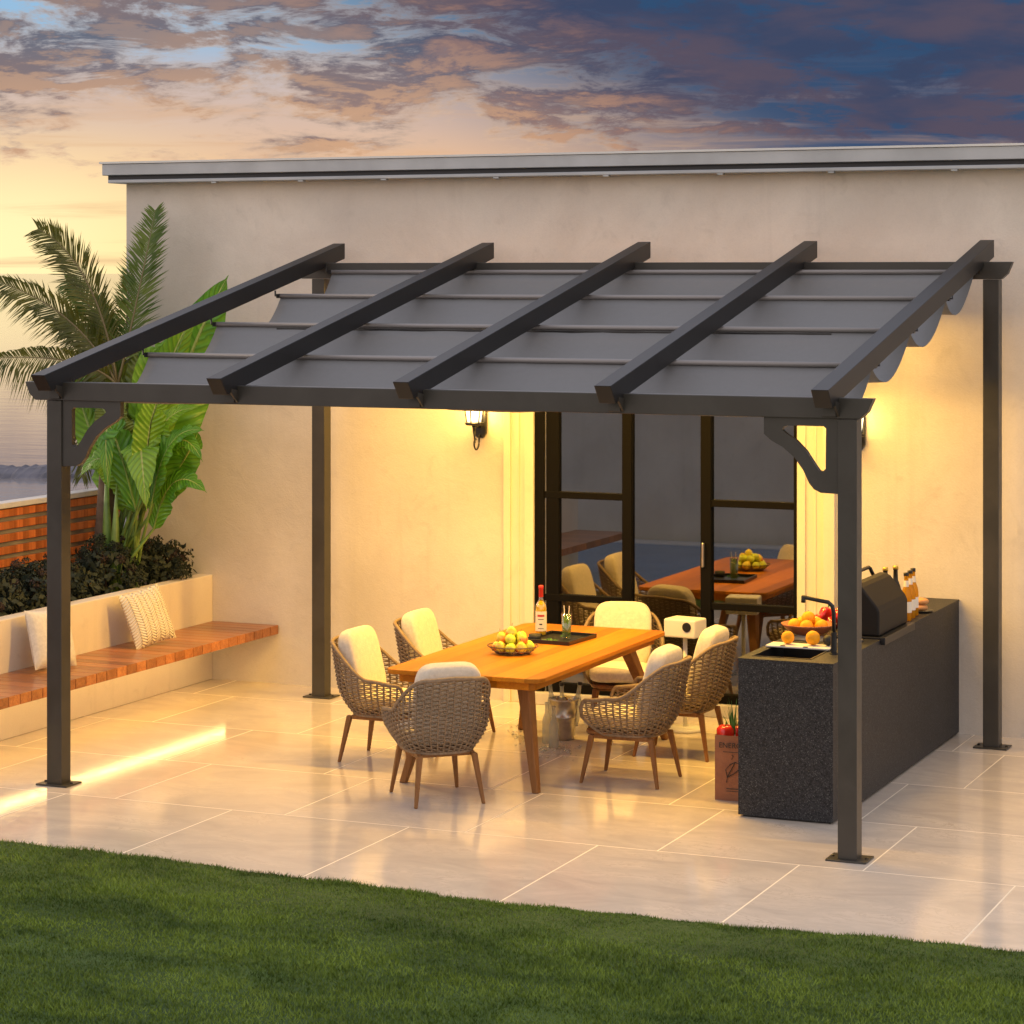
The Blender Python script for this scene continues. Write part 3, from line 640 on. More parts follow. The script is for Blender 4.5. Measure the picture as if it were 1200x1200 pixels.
# ------------------------------------------------------------------ shrubs
def leafquad(m, c, nrm, size, asp=.55):
    nrm = nrm.normalized(); a = nrm.orthogonal().normalized(); a = (Matrix.Rotation(random.random()*6.28, 3, nrm) @ a); b = nrm.cross(a)
    d = (a+nrm*.7*random.random()).normalized()
    p0 = c; p1 = c+d*size*.5+b*size*asp*.5; p2 = c+d*size; p3 = c+d*size*.5-b*size*asp*.5
    k = len(m.v); m.v += [tuple(p0), tuple(p1), tuple(p2), tuple(p3)]; m.f.append((k, k+1, k+2, k+3))
def shrub(i, X, Y, rx, ry, h, seed, label):
    random.seed(seed)
    r = thing('dark_shrub', label, 'shrub', (X, Y, .66), group='dark shrubs in the planting bed')
    m = MB(); m2 = MB()
    for k in range(80):
        th = random.random()*6.28; q = random.random()**.4; el = random.random()
        c = Vector((rx*q*cos(th)*cos(el*1.3), ry*q*sin(th)*cos(el*1.3), .05+(h-.07)*(.25+.75*el)*random.uniform(.75, 1.04)))
        R = random.uniform(.034, .056); mm = m2 if random.random() < .16 else m
        for j in range(90):
            d = Vector((random.gauss(0, 1), random.gauss(0, 1), random.gauss(.25, 1))).normalized()
            leafquad(mm, c+d*R*.7, d, random.uniform(.014, .024))
    for k in range(500):
        th = random.random()*6.28; q = random.random()**.5
        c = Vector((rx*q*cos(th), ry*q*sin(th), random.uniform(0.02, h*.75)))
        leafquad(m, c, Vector((cos(th), sin(th), random.uniform(0, .8))), random.uniform(.04, .065))
    m.build('foliage', 'shrub_leaf', r); m2.build('flower_heads', 'shrub_leaf_rust', r)
    st = MB()
    for k in range(7):
        th = random.random()*6.28; st.tube([(0, 0, 0), (rx*.3*cos(th), ry*.3*sin(th), h*.4), (rx*.6*cos(th), ry*.6*sin(th), h*.8)], [.012, .008, .004], 5)
    st.build('stems', 'shrub_stem', r)
sp = [(-1.30, 3.32, .27, .26, .30, 'dark leafy shrub in the wall corner of the bed, end of the row'), (-1.38, 2.80, .27, .30, .34, 'dark shrub beside the banana stems, second from the house wall'),
      (-1.42, 2.28, .27, .29, .28, 'low dark shrub left of the banana stems, above the knitted cushion'), (-1.38, 1.82, .27, .29, .29, 'dark shrub just right of the front left post'),
      (-1.40, 1.36, .27, .30, .30, 'dark shrub hidden mostly behind the front left post'), (-1.38, .90, .27, .30, .36, 'dark shrub left of the front left post, in the tall pair'), (-1.42, .42, .27, .30, .33, 'dark shrub at the left edge of the photo'), (-1.4, -.05, .27, .3, .33, 'dark shrub beyond the left edge shrub')]
for i, (X, Y, rx, ry, h, lb) in enumerate(sp[:7]): shrub(i, X, Y, rx, ry, h*1.28, 100+i, lb)
# ------------------------------------------------------------------ banana plant
def curve3(pts, n):
    pts = [Vector(p) for p in pts]; out = []
    if len(pts) == 3:
        a, b, c = pts
        for i in range(n+1):
            u = i/n; q = 2*b-(a+c)/2; out.append(a*(1-u)**2+q*2*u*(1-u)+c*u*u)
        return out
def bleaf(m, pts, wid, nrm, fold=.25, seed=0, tear=.5):
    random.seed(seed); N = 34; P = curve3(pts, N); rows = []
    nrm = Vector(nrm).normalized(); K = 4
    for i, p in enumerate(P):
        u = i/N; d = (P[min(i+1, N)]-P[max(i-1, 0)]).normalized(); side = d.cross(nrm).normalized(); up = side.cross(d).normalized()
        prof = max(.012, (sin(pi*min(1, u*1.02)**.62))**.75) if u > .01 else .02
        if u > .97: prof *= .6
        r = []; nt_ = random.random() < tear*.30; nd_ = random.choice((-1, 1))
        tj = 1-(tear*.16 if (i*7+seed) % 9 == 0 else 0)
        for k in range(-K, K+1):
            q = k/K; wv = .03*sin(u*26+seed+q*2)*abs(q)+.018*sin(u*61+seed*2)*abs(q)
            drop = -fold*q*q*wid*.8+abs(q)*wid*.18
            r.append(p+side*(q*wid*prof*tj*(.62 if nt_ and q*nd_ > .4 and .15 < u < .9 else 1))+up*(drop*prof+wv*prof*wid*3)+d*(-.02*abs(q)*wid))
        rows.append(r)
    m.strip(rows)
bp_ = thing('banana_plant', 'tall green banana plant with broad torn leaves growing in the bed', 'plant', (-1.40, 3.05, .66))
BB = Vector((-1.40, 3.05, .66))
base = [(-1.52, 3.0), (-1.40, 3.10), (-1.44, 2.90), (-1.30, 3.0), (-1.36, 2.85)]
tow = (.35, -.9, .25)
BL = [ # start px, mid px, tip px, Y plane start, Y plane tip, width, normal, material
 ((186, 540), (222, 420), (268, 322), 3.05, 3.10, .21, (.55, -.8, .0), 0),
 ((172, 580), (192, 450), (232, 362), 2.95, 2.9, .13, (.6, -.8, .1), 0),
 ((165, 590), (150, 470), (118, 402), 3.0, 3.2, .15, (.6, -.8, .1), 1),
 ((168, 590), (168, 470), (160, 392), 3.1, 3.2, .15, (.6, -.8, .2), 1),
 ((160, 600), (112, 520), (88, 440), 3.1, 3.1, .12, (.5, -.8, .1), 0),
 ((175, 590), (215, 540), (232, 505), 3.0, 2.9, .12, (.5, -.7, .5), 0),
 ((150, 560), (132, 500), (112, 470), 3.0, 3.0, .13, (.6, -.8, .1), 1),
 ((175, 570), (190, 500), (232, 478), 2.9, 2.8, .10, (.2, -.75, .6), 0),
 ((178, 590), (200, 520), (240, 505), 2.85, 2.7, .10, (-.1, -.7, .7), 0),
 ((180, 620), (205, 565), (243, 578), 2.9, 2.8, .105, (.1, -.75, .6), 0),
 ((168, 530), (165, 522), (172, 600), 2.95, 2.62, .15, (.1, -.9, .4), 0),
 ((165, 560), (140, 500), (150, 470), 2.9, 2.8, .12, (.0, -1, .1), 1),
 ((160, 580), (135, 530), (100, 500), 2.95, 2.9, .11, (-.3, -.8, .5), 0),
 ((160, 600), (125, 540), (93, 560), 2.9, 2.8, .11, (-.2, -.8, .5), 0),
 ((160, 600), (128, 500), (128, 585), 2.85, 2.7, .10, (.2, -.8, .4), 0),
 ((178, 600), (205, 520), (238, 542), 2.9, 2.75, .10, (.5, -.7, .5), 0),
 ((172, 590), (180, 430), (215, 430), 3.0, 2.9, .12, (.5, -.8, .3), 0),
 ((158, 560), (120, 480), (86, 470), 3.1, 3.2, .12, (-.1, -.9, .4), 0),
 ((170, 560), (185, 455), (150, 398), 3.15, 3.2, .11, (.3, -.9, .1), 0),
 ((172, 560), (178, 490), (200, 440), 2.8, 2.75, .10, (.6, -.7, .1), 0),
 ((158, 540), (110, 450), (62, 452), 3.2, 3.25, .09, (-.1, -.8, .5), 0),
]
random.seed(3)
stem = {}
for i, (a, b, c, ya, yc, wd, nr, mt) in enumerate(BL):
    A = at(*a, ya); B = at(*b, (ya+yc)/2); C = at(*c, yc)
    mm = MB(); bleaf(mm, [A-BB, B-BB, C-BB], wd*1.12, nr, .25, i+1)
    lf = mm.build('leaf', 'banana_leaf_old' if mt else ('banana_leaf_light' if i % 3 == 1 else 'banana_leaf'), bp_, smooth=True)
    bx, by = base[i % 5]; P = curve3([A-BB, B-BB, C-BB], 34)
    st = MB().tube([Vector((bx, by, .66))-BB, (Vector((bx, by, .66))-BB)*.5+(A-BB)*.5+Vector((0, 0, .06)), A-BB, P[6], P[16], P[30]], [.016, .013, .009, .007, .005, .002], 6)
    st.build('leaf_stalk', 'stem_green', bp_, smooth=True)
for i, (bx, by) in enumerate(base):
    p0 = Vector((bx, by, .655))-BB; p1 = Vector((bx+random.uniform(-.03, .03), by, 1.28+.16*(i % 3)))-BB
    MB().tube([p0, p0*.5+p1*.5, p1], [.040, .032, .005], 10).build('stem', 'stem_green', bp_, smooth=True)
# ------------------------------------------------------------------ palm
CR = at(138, 452, 3.0)
pm = thing('palm_tree', 'palm with feathery arching fronds rising behind the slat fence', 'palm tree', (CR.x-.15, 3.0, -.03))
PB = Vector((CR.x-.15, 3.0, -.03))
tp = [Vector((0, 0, 0)), Vector((.02, 0, .8)), Vector((.08, 0, 1.6)), CR-PB]
MB().tube(tp, [.10, .075, .065, .06], 12).build('trunk', 'trunk_bark', pm, smooth=True)
def frond(mid, tip, Ym, Yt, L, seed, droop=.35, face=(0, -1, .2), mt='palm_leaf', n=105, start=CR, sweep=.9):
    random.seed(seed); A = start-PB; B = at(*mid, Ym)-PB; C = at(*tip, Yt)-PB
    P = curve3([A, B, C], 60); rib = MB().tube(P[::4], [.011-.0095*i/15 for i in range(len(P[::4]))], 5)
    m = MB(); face = Vector(face).normalized()
    for i in range(n):
        u = .14+.86*i/n; k = u*60; j = min(59, int(k)); p = P[j].lerp(P[j+1], k-j); d = (P[j+1]-P[max(0, j-1)]).normalized()
        side = d.cross(face).normalized()
        ln = L*(sin(pi*(.12+.80*u))**.7)*random.uniform(.85, 1.08)
        for sd in (1, -1):
            dr = (side*sd*(1.0-.25*u)+d*sweep*random.uniform(.8, 1.25)+face*random.uniform(-.15, .35)).normalized()
            q1 = p+dr*ln*.5+Vector((0, 0, -droop*.12*ln)); q2 = p+dr*ln*.95+Vector((0, 0, -droop*ln*random.uniform(.5, 1)))
            wv = dr.cross(face).normalized()*(.0058)
            kk = len(m.v); m.v += [tuple(p-wv*.5), tuple(p+wv*.5), tuple(q1+wv), tuple(q1-wv), tuple(q2)]
            m.f += [(kk, kk+1, kk+2, kk+3), (kk+3, kk+2, kk+4)]
    f_ = m.build('frond', mt, pm); rib.build('frond_rib', 'frond_rib', f_, smooth=True)
frond((103, 332), (44, 268), 3.0, 3.0, .30, 1, .25)
frond((80, 375), (-4, 330), 2.95, 2.9, .30, 2, .45)
frond((85, 424), (-6, 420), 2.9, 2.8, .27, 3, .9, sweep=.5)
frond((162, 345), (182, 246), 3.1, 3.35, .27, 4, .05, mt='palm_leaf_green', n=130, sweep=.75)
frond((112, 372), (78, 330), 3.2, 3.3, .26, 5, .3, mt='palm_leaf_green', n=100)
frond((100, 400), (70, 372), 3.3, 3.4, .22, 6, .5)
frond((148, 380), (150, 320), 3.2, 3.3, .18, 7, .2, n=50)
frond((110, 470), (96, 560), 3.2, 3.25, .24, 8, .5)
frond((128, 410), (118, 350), 3.1, 3.2, .22, 9, .2, mt='palm_leaf_green')
# distant breakwater
random.seed(5)
bw = MB(); rows = []
A = on(-140, 556, -6.0); B = on(175, 556, -6.0); dr_ = (B-A).normalized(); nn = Vector((-dr_.y, dr_.x, 0))
for i in range(81):
    u = i/80; c = A.lerp(B, u); hh = (.34+.14*noise.noise(Vector((u*9, 0, 0))))*min(1, (1-u)*8+.02); row = []
    for k, (o_, z_) in enumerate(((-2.5, -.3), (-1.6, .45), (-.5, .95), (.9, 1.0), (2.0, .5), (3.0, -.3))):
        row.append(c+nn*(o_+.5*noise.noise(Vector((u*40, k, 3))))+Vector((0, 0, hh*z_+.12*noise.noise(Vector((u*60, k*2, 7))))))
    rows.append(row)
bw.strip(rows); tag(bw.build('breakwater', 'rock'), 'low dark rocky breakwater lying in the sea at far left', 'breakwater')
# ------------------------------------------------------------------ table
TX0, TX1, TY0, TY1, TZ = 1.84, 2.80, .60, 2.66, .69
tcx, tcy = (TX0+TX1)/2, (TY0+TY1)/2
tb = thing('dining_table', 'rectangular orange teak dining table with splayed legs', 'table', (tcx, tcy, 0))
a, b, c = (TX1-TX0)/2, (TY1-TY0)/2, .07
def rpoly(a, b, c, n=5):
    o = []
    for (sx, sy, t0) in ((1, 1, 0), (-1, 1, 90), (-1, -1, 180), (1, -1, 270)):
        for k in range(n+1): th = radians(t0+90*k/n); o.append((sx*(a-c)+c*cos(th), sy*(b-c)+c*sin(th)))
    return o
MB().prism(rpoly(a, b, c), 'Z', TZ-.026, TZ).build('tabletop', 'table_wood', tb, bevel=.006, seg=3)
MB().prism(rpoly(a-.06, b-.06, .03), 'Z', TZ-.075, TZ-.0265).build('apron', 'table_wood', tb, bevel=.004)
for (bx, by, tx, ty) in ((1.835, .875, 2.02, .93), (2.65, .90, 2.57, .93), (1.80, 2.68, 2.0, 2.42), (2.76, 2.72, 2.62, 2.40)):
    B_ = Vector((bx-tcx, by-tcy, 0)); T_ = Vector((tx-tcx, ty-tcy, TZ-.0755)); m = MB()
    p = []
    for c_, sx, sy in ((B_, .019, .024), (T_, .036, .050)):
        p += [(c_.x-sx, c_.y-sy, c_.z), (c_.x+sx, c_.y-sy, c_.z), (c_.x+sx, c_.y+sy, c_.z), (c_.x-sx, c_.y+sy, c_.z)]
    m.quad8(p).build('leg', 'leg_wood', tb, bevel=.007, seg=3)
# ------------------------------------------------------------------ chairs
def shell_path():
    raw = []
    for i in range(401):
        u = -1+2*i/400; s_ = 1 if u >= 0 else -1; a_ = abs(u)
        if a_ > .5: k = (a_-.5)/.5; raw.append(Vector((-.03+.26*k, s_*(.264-.02*k*k), 0)))
        else: th = a_/.5*pi/2; raw.append(Vector((-.03-.25*cos(th)**.80, s_*.264*sin(th)**.80, 0)))
    L = [0]
    for i in range(400): L.append(L[-1]+(raw[i+1]-raw[i]).length)
    return raw, L
RAW, LL = shell_path(); LT = LL[-1]
def path(u):
    s_ = (u+1)/2*LT; lo, hi = 0, 400
    while hi-lo > 1:
        md = (lo+hi)//2
        if LL[md] <= s_: lo = md
        else: hi = md
    k = (s_-LL[lo])/max(1e-9, LL[hi]-LL[lo]); return RAW[lo].lerp(RAW[hi], k)
def sst(x, a, b): x = max(0, min(1, (x-a)/(b-a))); return x*x*(3-2*x)
def rimz(u):
    a_ = abs(u); z = .700-.195*sst(a_, .24, .66)
    z -= .02*sst(a_, .66, .93); z -= .10*max(0, (a_-.93)/.07)**2; return z+.012*(1-sst(a_, 0, .3))
def botz(u): return .285+.10*max(0, (abs(u)-.86)/.14)**2
def spt(u, z, off=0.0):
    p = path(u); k = sin(min(1, max(0, (z-.265)/.20))*pi/2); r = .64+.36*k
    n = Vector((p.x+.02, p.y, 0)).normalized(); back = max(0, -p.x-.02)/.26
    q = Vector((p.x*r, p.y*r, z)); q.x -= .055*max(0, (z-.42)/.28)*back
    return q+n*off
def chair():
    r = thing('rope_armchair', None, 'chair')
    nr = 33; m = MB(); seg = 4
    for k in range(nr):
        u = -0.985+1.97*k/(nr-1); z0, z1 = botz(u), rimz(u); n = 12
        m.tube([spt(u, z0+(z1-z0)*i/n) for i in range(n+1)], .0060, 5, cap=False)
    z = .300; row = 0
    while z < .70:
        us = [-1+2*i/((nr-1)*seg) for i in range((nr-1)*seg+1)]; run = []
        for i, u in enumerate(us+[9]):
            ok = u < 2 and z < rimz(u)-.004 and z > botz(u)-.002
            if ok:
                ph = (i-2)/seg*pi; run.append(spt(u*.985, z+.0016*sin(ph)*(1 if row % 2 else -1), .0085*cos(ph)*(1 if row % 2 else -1)))
            elif run:
                if len(run) > 2: m.tube(run, .0043, 5, cap=False, flat=.9)
                run = []
        z += .0120; row += 1
    m.build('woven_shell', 'rope', r, smooth=True)
    rim = [spt(-1+2*i/90, rimz(-1+2*i/90)) for i in range(91)]
    rim = [spt(-1, botz(-1))]+rim+[spt(1, botz(1))]
    bot = [spt(-1+2*i/60, botz(-1+2*i/60)) for i in range(61)]
    MB().tube(rim, .0125, 8, flat=.9).tube(bot, .010, 8).build('rim', 'rope', r, smooth=True)
    sb = MB(); sb.squad(Matrix.Translation((0.035, 0, .292)), .20, .19, .014, .4, .45); sb.build('seat_base', 'leg_wood', r, smooth=True)
    MB().squad(Matrix.Translation((.045, 0, .362)), .205, .200, .052, .55, .45).build('seat_cushion', 'cushion_cream', r, smooth=True)
    M = Matrix.Translation((-.175, 0, .570)) @ Matrix.Rotation(radians(-14), 4, 'Y')
    MB().squad(M, .060, .188, .215, .45, .42).build('back_cushion', 'cushion_cream', r, smooth=True)
    fr = MB()
    zt = .272
    for sy in (-1, 1): fr.box(-.165, .165, sy*.155-.013, sy*.155+.013, zt-.016, zt+.010)
    for sx in (-1, 1): fr.box(sx*.15-.013, sx*.15+.013, -.142, .142, zt-.014, zt+.008)
    fr.build('seat_frame', 'leg_wood', r, bevel=.005)
    for sx in (-1, 1):
        for sy in (-1, 1):
            T_ = Vector((sx*.180, sy*.157, zt+.004)); B_ = Vector((sx*.232, sy*.195, 0)); p = []
            for c_, h_ in ((B_, .0095), (T_, .0165)): p += [(c_.x-h_, c_.y-h_, c_.z), (c_.x+h_, c_.y-h_, c_.z), (c_.x+h_, c_.y+h_, c_.z), (c_.x-h_, c_.y+h_, c_.z)]
            MB().quad8(p).build('leg', 'leg_wood', r, bevel=.005)
    return r
ch0 = chair(); G = 'rope armchairs around the dining table'
CH = [((2.19, .565), 133, 'rope armchair at the near end of the table with its woven back to the viewer'),
      ((1.452, 1.46), 0, 'rope armchair on the left side of the table, nearer of the two'),
      ((1.452, 2.32), 2, 'rope armchair on the left side of the table, farther of the two, against the wall'),
      ((3.006, 1.46), 180, 'rope armchair on the right side of the table, nearer of the two, fully in view'),
      ((3.004, 2.32), 181, 'rope armchair right of the table, farther of the two, beside the white pedestal box'),
      ((2.36, 3.00), -72, 'rope armchair at the far end of the table in front of the glass door')]
for i, ((x, y), a_, lb) in enumerate(CH):
    c_ = ch0 if i == 0 else copy_tree(ch0); c_.location = (x, y, 0); c_.rotation_euler = (0, 0, radians(a_)); tag(c_, lb, 'chair', G)
# ------------------------------------------------------------------ things on the table
def lat(name, prof, m, parent=None, loc=(0, 0, 0), n=24, caps=True, smooth=True): return MB().lathe(prof, loc, n, caps).build(name, m, parent, smooth=smooth)
TP = TZ+.0005
c0 = on(656, 750, TZ)
tray = thing('serving_tray', 'shallow black tray under the liquor bottle and cocktail on the table', 'tray', (c0.x, c0.y, TP), radians(-4))
MB().box(-.15, .15, -.19, .19, 0, .006).build('base', 'black_plastic', tray, bevel=.002)
e = MB().box(-.156, .156, -.196, -.186, .0, .024).box(-.156, .156, .186, .196, 0, .024).box(-.156, -.146, -.186, .186, 0, .024).box(.146, .156, -.186, .186, 0, .024)
e.build('edge', 'black_plastic', tray, bevel=.002)
c1 = on(634, 746, TZ); zt_ = TP+.007
bo = thing('liquor_bottle', 'amber liquor bottle with red neck seal and cream label on the tray', 'bottle', (c1.x, c1.y, zt_))
lat('glass_body', [(.030, 0), (.034, .004), (.034, .175), (.030, .195), (.016, .215), (.0125, .225), (.0125, .29)], 'clear_glass', bo)
lat('liquor', [(.030, .006), (.0315, .01), (.0315, .172), (.027, .19), (.012, .212)], 'liquor', bo)
lat('neck_seal', [(.0135, .235), (.0140, .237), (.0138, .285), (.0155, .288), (.0155, .305), (.012, .307)], 'label_red', bo)
lb = MB(); rws = []
for z_ in (.03, .15):
    rws.append([(.0346*cos(th), .0346*sin(th), z_) for th in [radians(-65-85+170*k/14) for k in range(15)]])
lb.strip(rws); l_ = lb.build('label', 'paper_white', bo, smooth=True)
for (z0_, z1_, a0, a1, mt) in ((.118, .130, -105, -30, 'label_red'), (.10, .104, -100, -40, 'label_ink'), (.068, .076, -85, -55, 'label_ink'), (.045, .048, -100, -40, 'label_ink')):
    s_ = MB(); s_.strip([[(.0350*cos(radians(a0+(a1-a0)*k/8)), .0350*sin(radians(a0+(a1-a0)*k/8)), z_) for k in range(9)] for z_ in (z0_, z1_)]); s_.build('print', mt, l_)
c1b = on(629, 751, TZ)
lat('coaster_cup', [(.032, 0), (.036, .002), (.037, .038), (.033, .038), (.031, .008)], 'black_matte', None)
cc = bpy.data.objects['coaster_cup']; cc.location = (c1b.x-.0, c1b.y-.03, zt_); tag(cc, 'short black cup on the tray in front of the liquor bottle', 'cup')
c2 = on(664, 750, TZ)
gl_ = thing('cocktail_glass', 'tall mint and lime cocktail glass with straws on the tray', 'drink', (c2.x, c2.y, zt_))
lat('glass', [(.026, 0), (.028, .003), (.031, .155), (.0295, .155), (.0265, .010)], 'clear_glass', gl_)
lat('drink', [(.024, .008), (.0262, .012), (.0288, .125), (.0, .126)], 'cocktail', gl_)
random.seed(9); mn = MB(); lm = MB()
for k in range(46):
    d = Vector((random.gauss(0, 1), random.gauss(0, 1), random.gauss(0, 1))).normalized(); th = random.random()*6.28; q = random.random()**.5*.022
    leafquad(mn, Vector((q*cos(th), q*sin(th), random.uniform(.02, .14))), d, .022, .7)
mn.build('mint_leaves', 'mint', gl_)
for k in range(3): lm.lathe([(.016, 0), (.016, .004)], (random.uniform(-.008, .008), random.uniform(-.008, .008), .03+.035*k), 14)
lm.build('lime_slices', 'lime', gl_)
for dx in (-.012, .010): MB().tube([(dx*.5, 0, .01), (dx*1.6, .005, .20)], .0028, 6).build('straw', 'paper_white', gl_)
lv = MB(); random.seed(12); c3 = on(648, 752, TZ)
for k in range(26): leafquad(lv, Vector((random.uniform(-.035, .035), random.uniform(-.03, .03), random.uniform(.0, .008))), Vector((0, 0, 1)), .02, .6)
o = lv.build('mint_sprig', 'mint'); o.location = (c3.x, c3.y-.03, zt_); tag(o, 'loose mint leaves lying on the black tray', 'mint')
c4 = on(601, 766, TZ)
bk = thing('wire_basket', 'wire fruit basket on the near half of the table', 'basket', (c4.x, c4.y, TP)); w_ = MB()
for rr, zz in ((.10, .004), (.125, .022), (.152, .048)): w_.tube([(rr*cos(2*pi*k/28), rr*.9*sin(2*pi*k/28), zz) for k in range(29)], .0022 if zz < .04 else .0035, 5, cap=False)
for k in range(28):
    th = 2*pi*k/28; w_.tube([(.03*cos(th), .027*sin(th), .003), (.10*cos(th), .09*sin(th), .004), (.152*cos(th), .137*sin(th), .048)], .0014, 4)
w_.build('wire', 'trunk_bark', bk)
def fruit(kind, loc, R, mt, label, group, seed, cat):
    random.seed(seed); pr = []
    for i in range(13):
        th = -pi/2+pi*i/12; r_ = R*cos(th); z_ = R*sin(th)
        if kind == 'pear' and z_ > 0: z_ *= 1.18; r_ *= (1-.15*(i-6)/6)
        if kind == 'apple': z_ = z_*.9-(R*.12 if i in (12,) else 0); 
        pr.append((max(.0004, r_), z_+R))
    o = thing(kind, label, cat, loc, group=group); o.rotation_euler = (random.uniform(-.5, .5), random.uniform(-.5, .5), random.random()*6)
    # keep the fruit resting point near loc
    m = MB().lathe([(a_, z_-R) for a_, z_ in pr], (0, 0, 0), 16); m.build('flesh', mt, o, smooth=True)
    MB().tube([(0, 0, R*.8 if kind != 'pear' else R*1.3), (.003, 0, R*1.15 if kind != 'pear' else R*1.75)], .0016, 5).build('stalk', 'trunk_bark', o)
    o.location = Vector(loc)+Vector((0, 0, R)); return o
spots = [(-.085, -.03, .01, 0), (-.045, -.075, .01, 1), (.02, -.085, .01, 0), (.075, -.055, .01, 1), (.10, .01, .012, 0), (.07, .065, .012, 0), (0, .09, .01, 1), (-.07, .055, .01, 0), (0, 0, .008, 0),
         (-.06, -.02, .056, 1), (.005, -.05, .058, 0), (.065, -.01, .054, 1), (.02, .055, .056, 0), (-.04, .04, .058, 0), (-.01, .0, .088, 1), (.045, .02, .070, 0)]
pos_words = ['low at the left rim', 'at the front left rim', 'at the front rim centre', 'at the front right rim', 'at the right rim', 'at the back right rim', 'at the back rim', 'at the back left rim', 'buried at the bottom centre',
             'in the second layer, left', 'in the second layer, front', 'in the second layer, right', 'in the second layer, back right', 'in the second layer, back left', 'on the very top of the pile', 'near the top, right of centre']
for i, (dx, dy, dz, k) in enumerate(spots):
    fruit('pear' if k else 'apple', (c4.x+dx, c4.y+dy*.95, TP+dz), .033, 'pear_skin' if k or i in (0, 8) else 'apple_yellow', ('red blushed pear ' if k else 'yellow green apple ')+pos_words[i]+' of the wire basket', 'fruit in the wire basket', 30+i, 'fruit')
# ------------------------------------------------------------------ bucket, bottles, ice under the table
c5 = on(661, 866, 0)
bu = thing('ice_bucket', 'ribbed metal ice bucket standing on the tiles under the table', 'bucket', (c5.x, c5.y, 0.001))
lat('bucket_wall', [(.060, 0), (.064, .002), (.078, .135), (.081, .137), (.081, .147), (.079, .149), (.091, .245), (.096, .248), (.096, .256), (.089, .256), (.076, .14), (.058, .012), (.0, .011)], 'steel', bu, n=32)
ice = MB(); random.seed(4)
for k in range(40):
    th = random.random()*6.28; q = random.random()**.5*.075; s_ = .011; M = Matrix.Translation((q*cos(th), q*sin(th), .225+random.random()*.02)) @ Matrix.Rotation(random.random()*3, 4, Vector((1, random.random(), 1)).normalized())
    ice.squad(M, s_, s_, s_, .4, .4, 8, 4)
ice.build('ice_filling', 'clear_glass', bu)
BPROF = [(.026, 0), (.030, .004), (.030, .13), (.026, .155), (.013, .19), (.0115, .24), (.014, .243), (.014, .252), (.011, .254)]
def bottle(loc, label, group, tilt=(0, 0), mt='frosty_glass', cap='black_plastic', lab=False, sc=1):
    o = thing('bottle', label, 'bottle', loc, random.random(), group, sc); o.rotation_euler = (tilt[0], tilt[1], 0)
    lat('glass', BPROF, mt, o)
    if cap: lat('cap', [(.0145, .246), (.0145, .262), (.010, .264)], cap, o)
    if lab:
        lat('label', [(.0306, .045), (.0306, .105)], 'paper_white', o, caps=False); lat('neck_label', [(.0145, .185), (.0128, .22)], 'paper_white', o, caps=False)
    return o
for (dx, dy, tl, w_) in ((-.052, -.01, (.05, -.14), 'left'), (.0, -.025, (.10, .02), 'middle'), (.05, .03, (-.03, .16), 'right')):
    bottle((c5.x+dx, c5.y+dy, .085), 'clear glass bottle standing in the ice bucket, %s one' % w_, 'bottles in the ice bucket', tl, sc=1.05)
for (px, py, w_) in ((641, 871, 'left of the pair'), (649, 876, 'right of the pair')):
    q = on(px, py, 0); bottle((q.x, q.y, .001), 'clear glass bottle on the tiles by the ice bucket, '+w_, 'clear bottles on the floor', cap=None)
ic = MB(); random.seed(8)
for k in range(150):
    cx_, cy_, sp_ = ((612, 862, 13) if k % 3 == 0 else (655, 880, 26)); q = on(cx_+random.gauss(0, sp_*.55), cy_+random.gauss(0, 5), 0); s_ = random.uniform(.003, .008)
    ic.squad(Matrix.Translation((q.x, q.y, s_*.8+.001)) @ Matrix.Rotation(random.random()*3, 4, 'Z'), s_, s_*1.3, s_*.8, .5, .5, 7, 4)
tag(ic.build('spilled_ice', 'clear_glass'), 'crushed ice scattered on the tiles around the bucket', 'ice', kind='stuff')
# white pedestal box
c6 = on(803, 856, 0)
pd = thing('pedestal_box', 'white box with round dark dial on a slim pole and disc foot', 'pedestal', (c6.x, c6.y, 0))
lat('foot', [(.115, .001), (.118, .004), (.118, .016), (.108, .022), (.02, .026)], 'white_metal', pd, n=40)
lat('pole', [(.014, .024), (.014, .60)], 'white_metal', pd)
bx_ = MB().box(-.112, .112, -.085, .085, .60, .718).build('box', 'white_metal', pd, bevel=.012, seg=3); bx_.rotation_euler = (0, 0, radians(-8))
dl = MB().lathe([(.030, 0), (.030, .006), (.024, .007)], (0, 0, 0), 24).build('dial', 'black_plastic', bx_); dl.location = (.055, -.0855, .672); dl.rotation_euler = (pi/2, 0, 0)
# glass floor decanter behind the left chairs
c7 = on(472, 808, 0)
dc = thing('floor_decanter', 'tall clear glass decanter with black stopper behind the left chairs', 'decanter', (c7.x, c7.y, .001))
lat('glass', [(.05, 0), (.055, .005), (.052, .12), (.058, .24), (.048, .30), (.018, .345), (.016, .38), (.02, .385)], 'clear_glass', dc)
lat('stopper', [(.012, .375), (.013, .40), (.005, .41), (.006, .425), (.019, .438), (.021, .452), (.012, .466), (.001, .468)], 'black_plastic', dc)
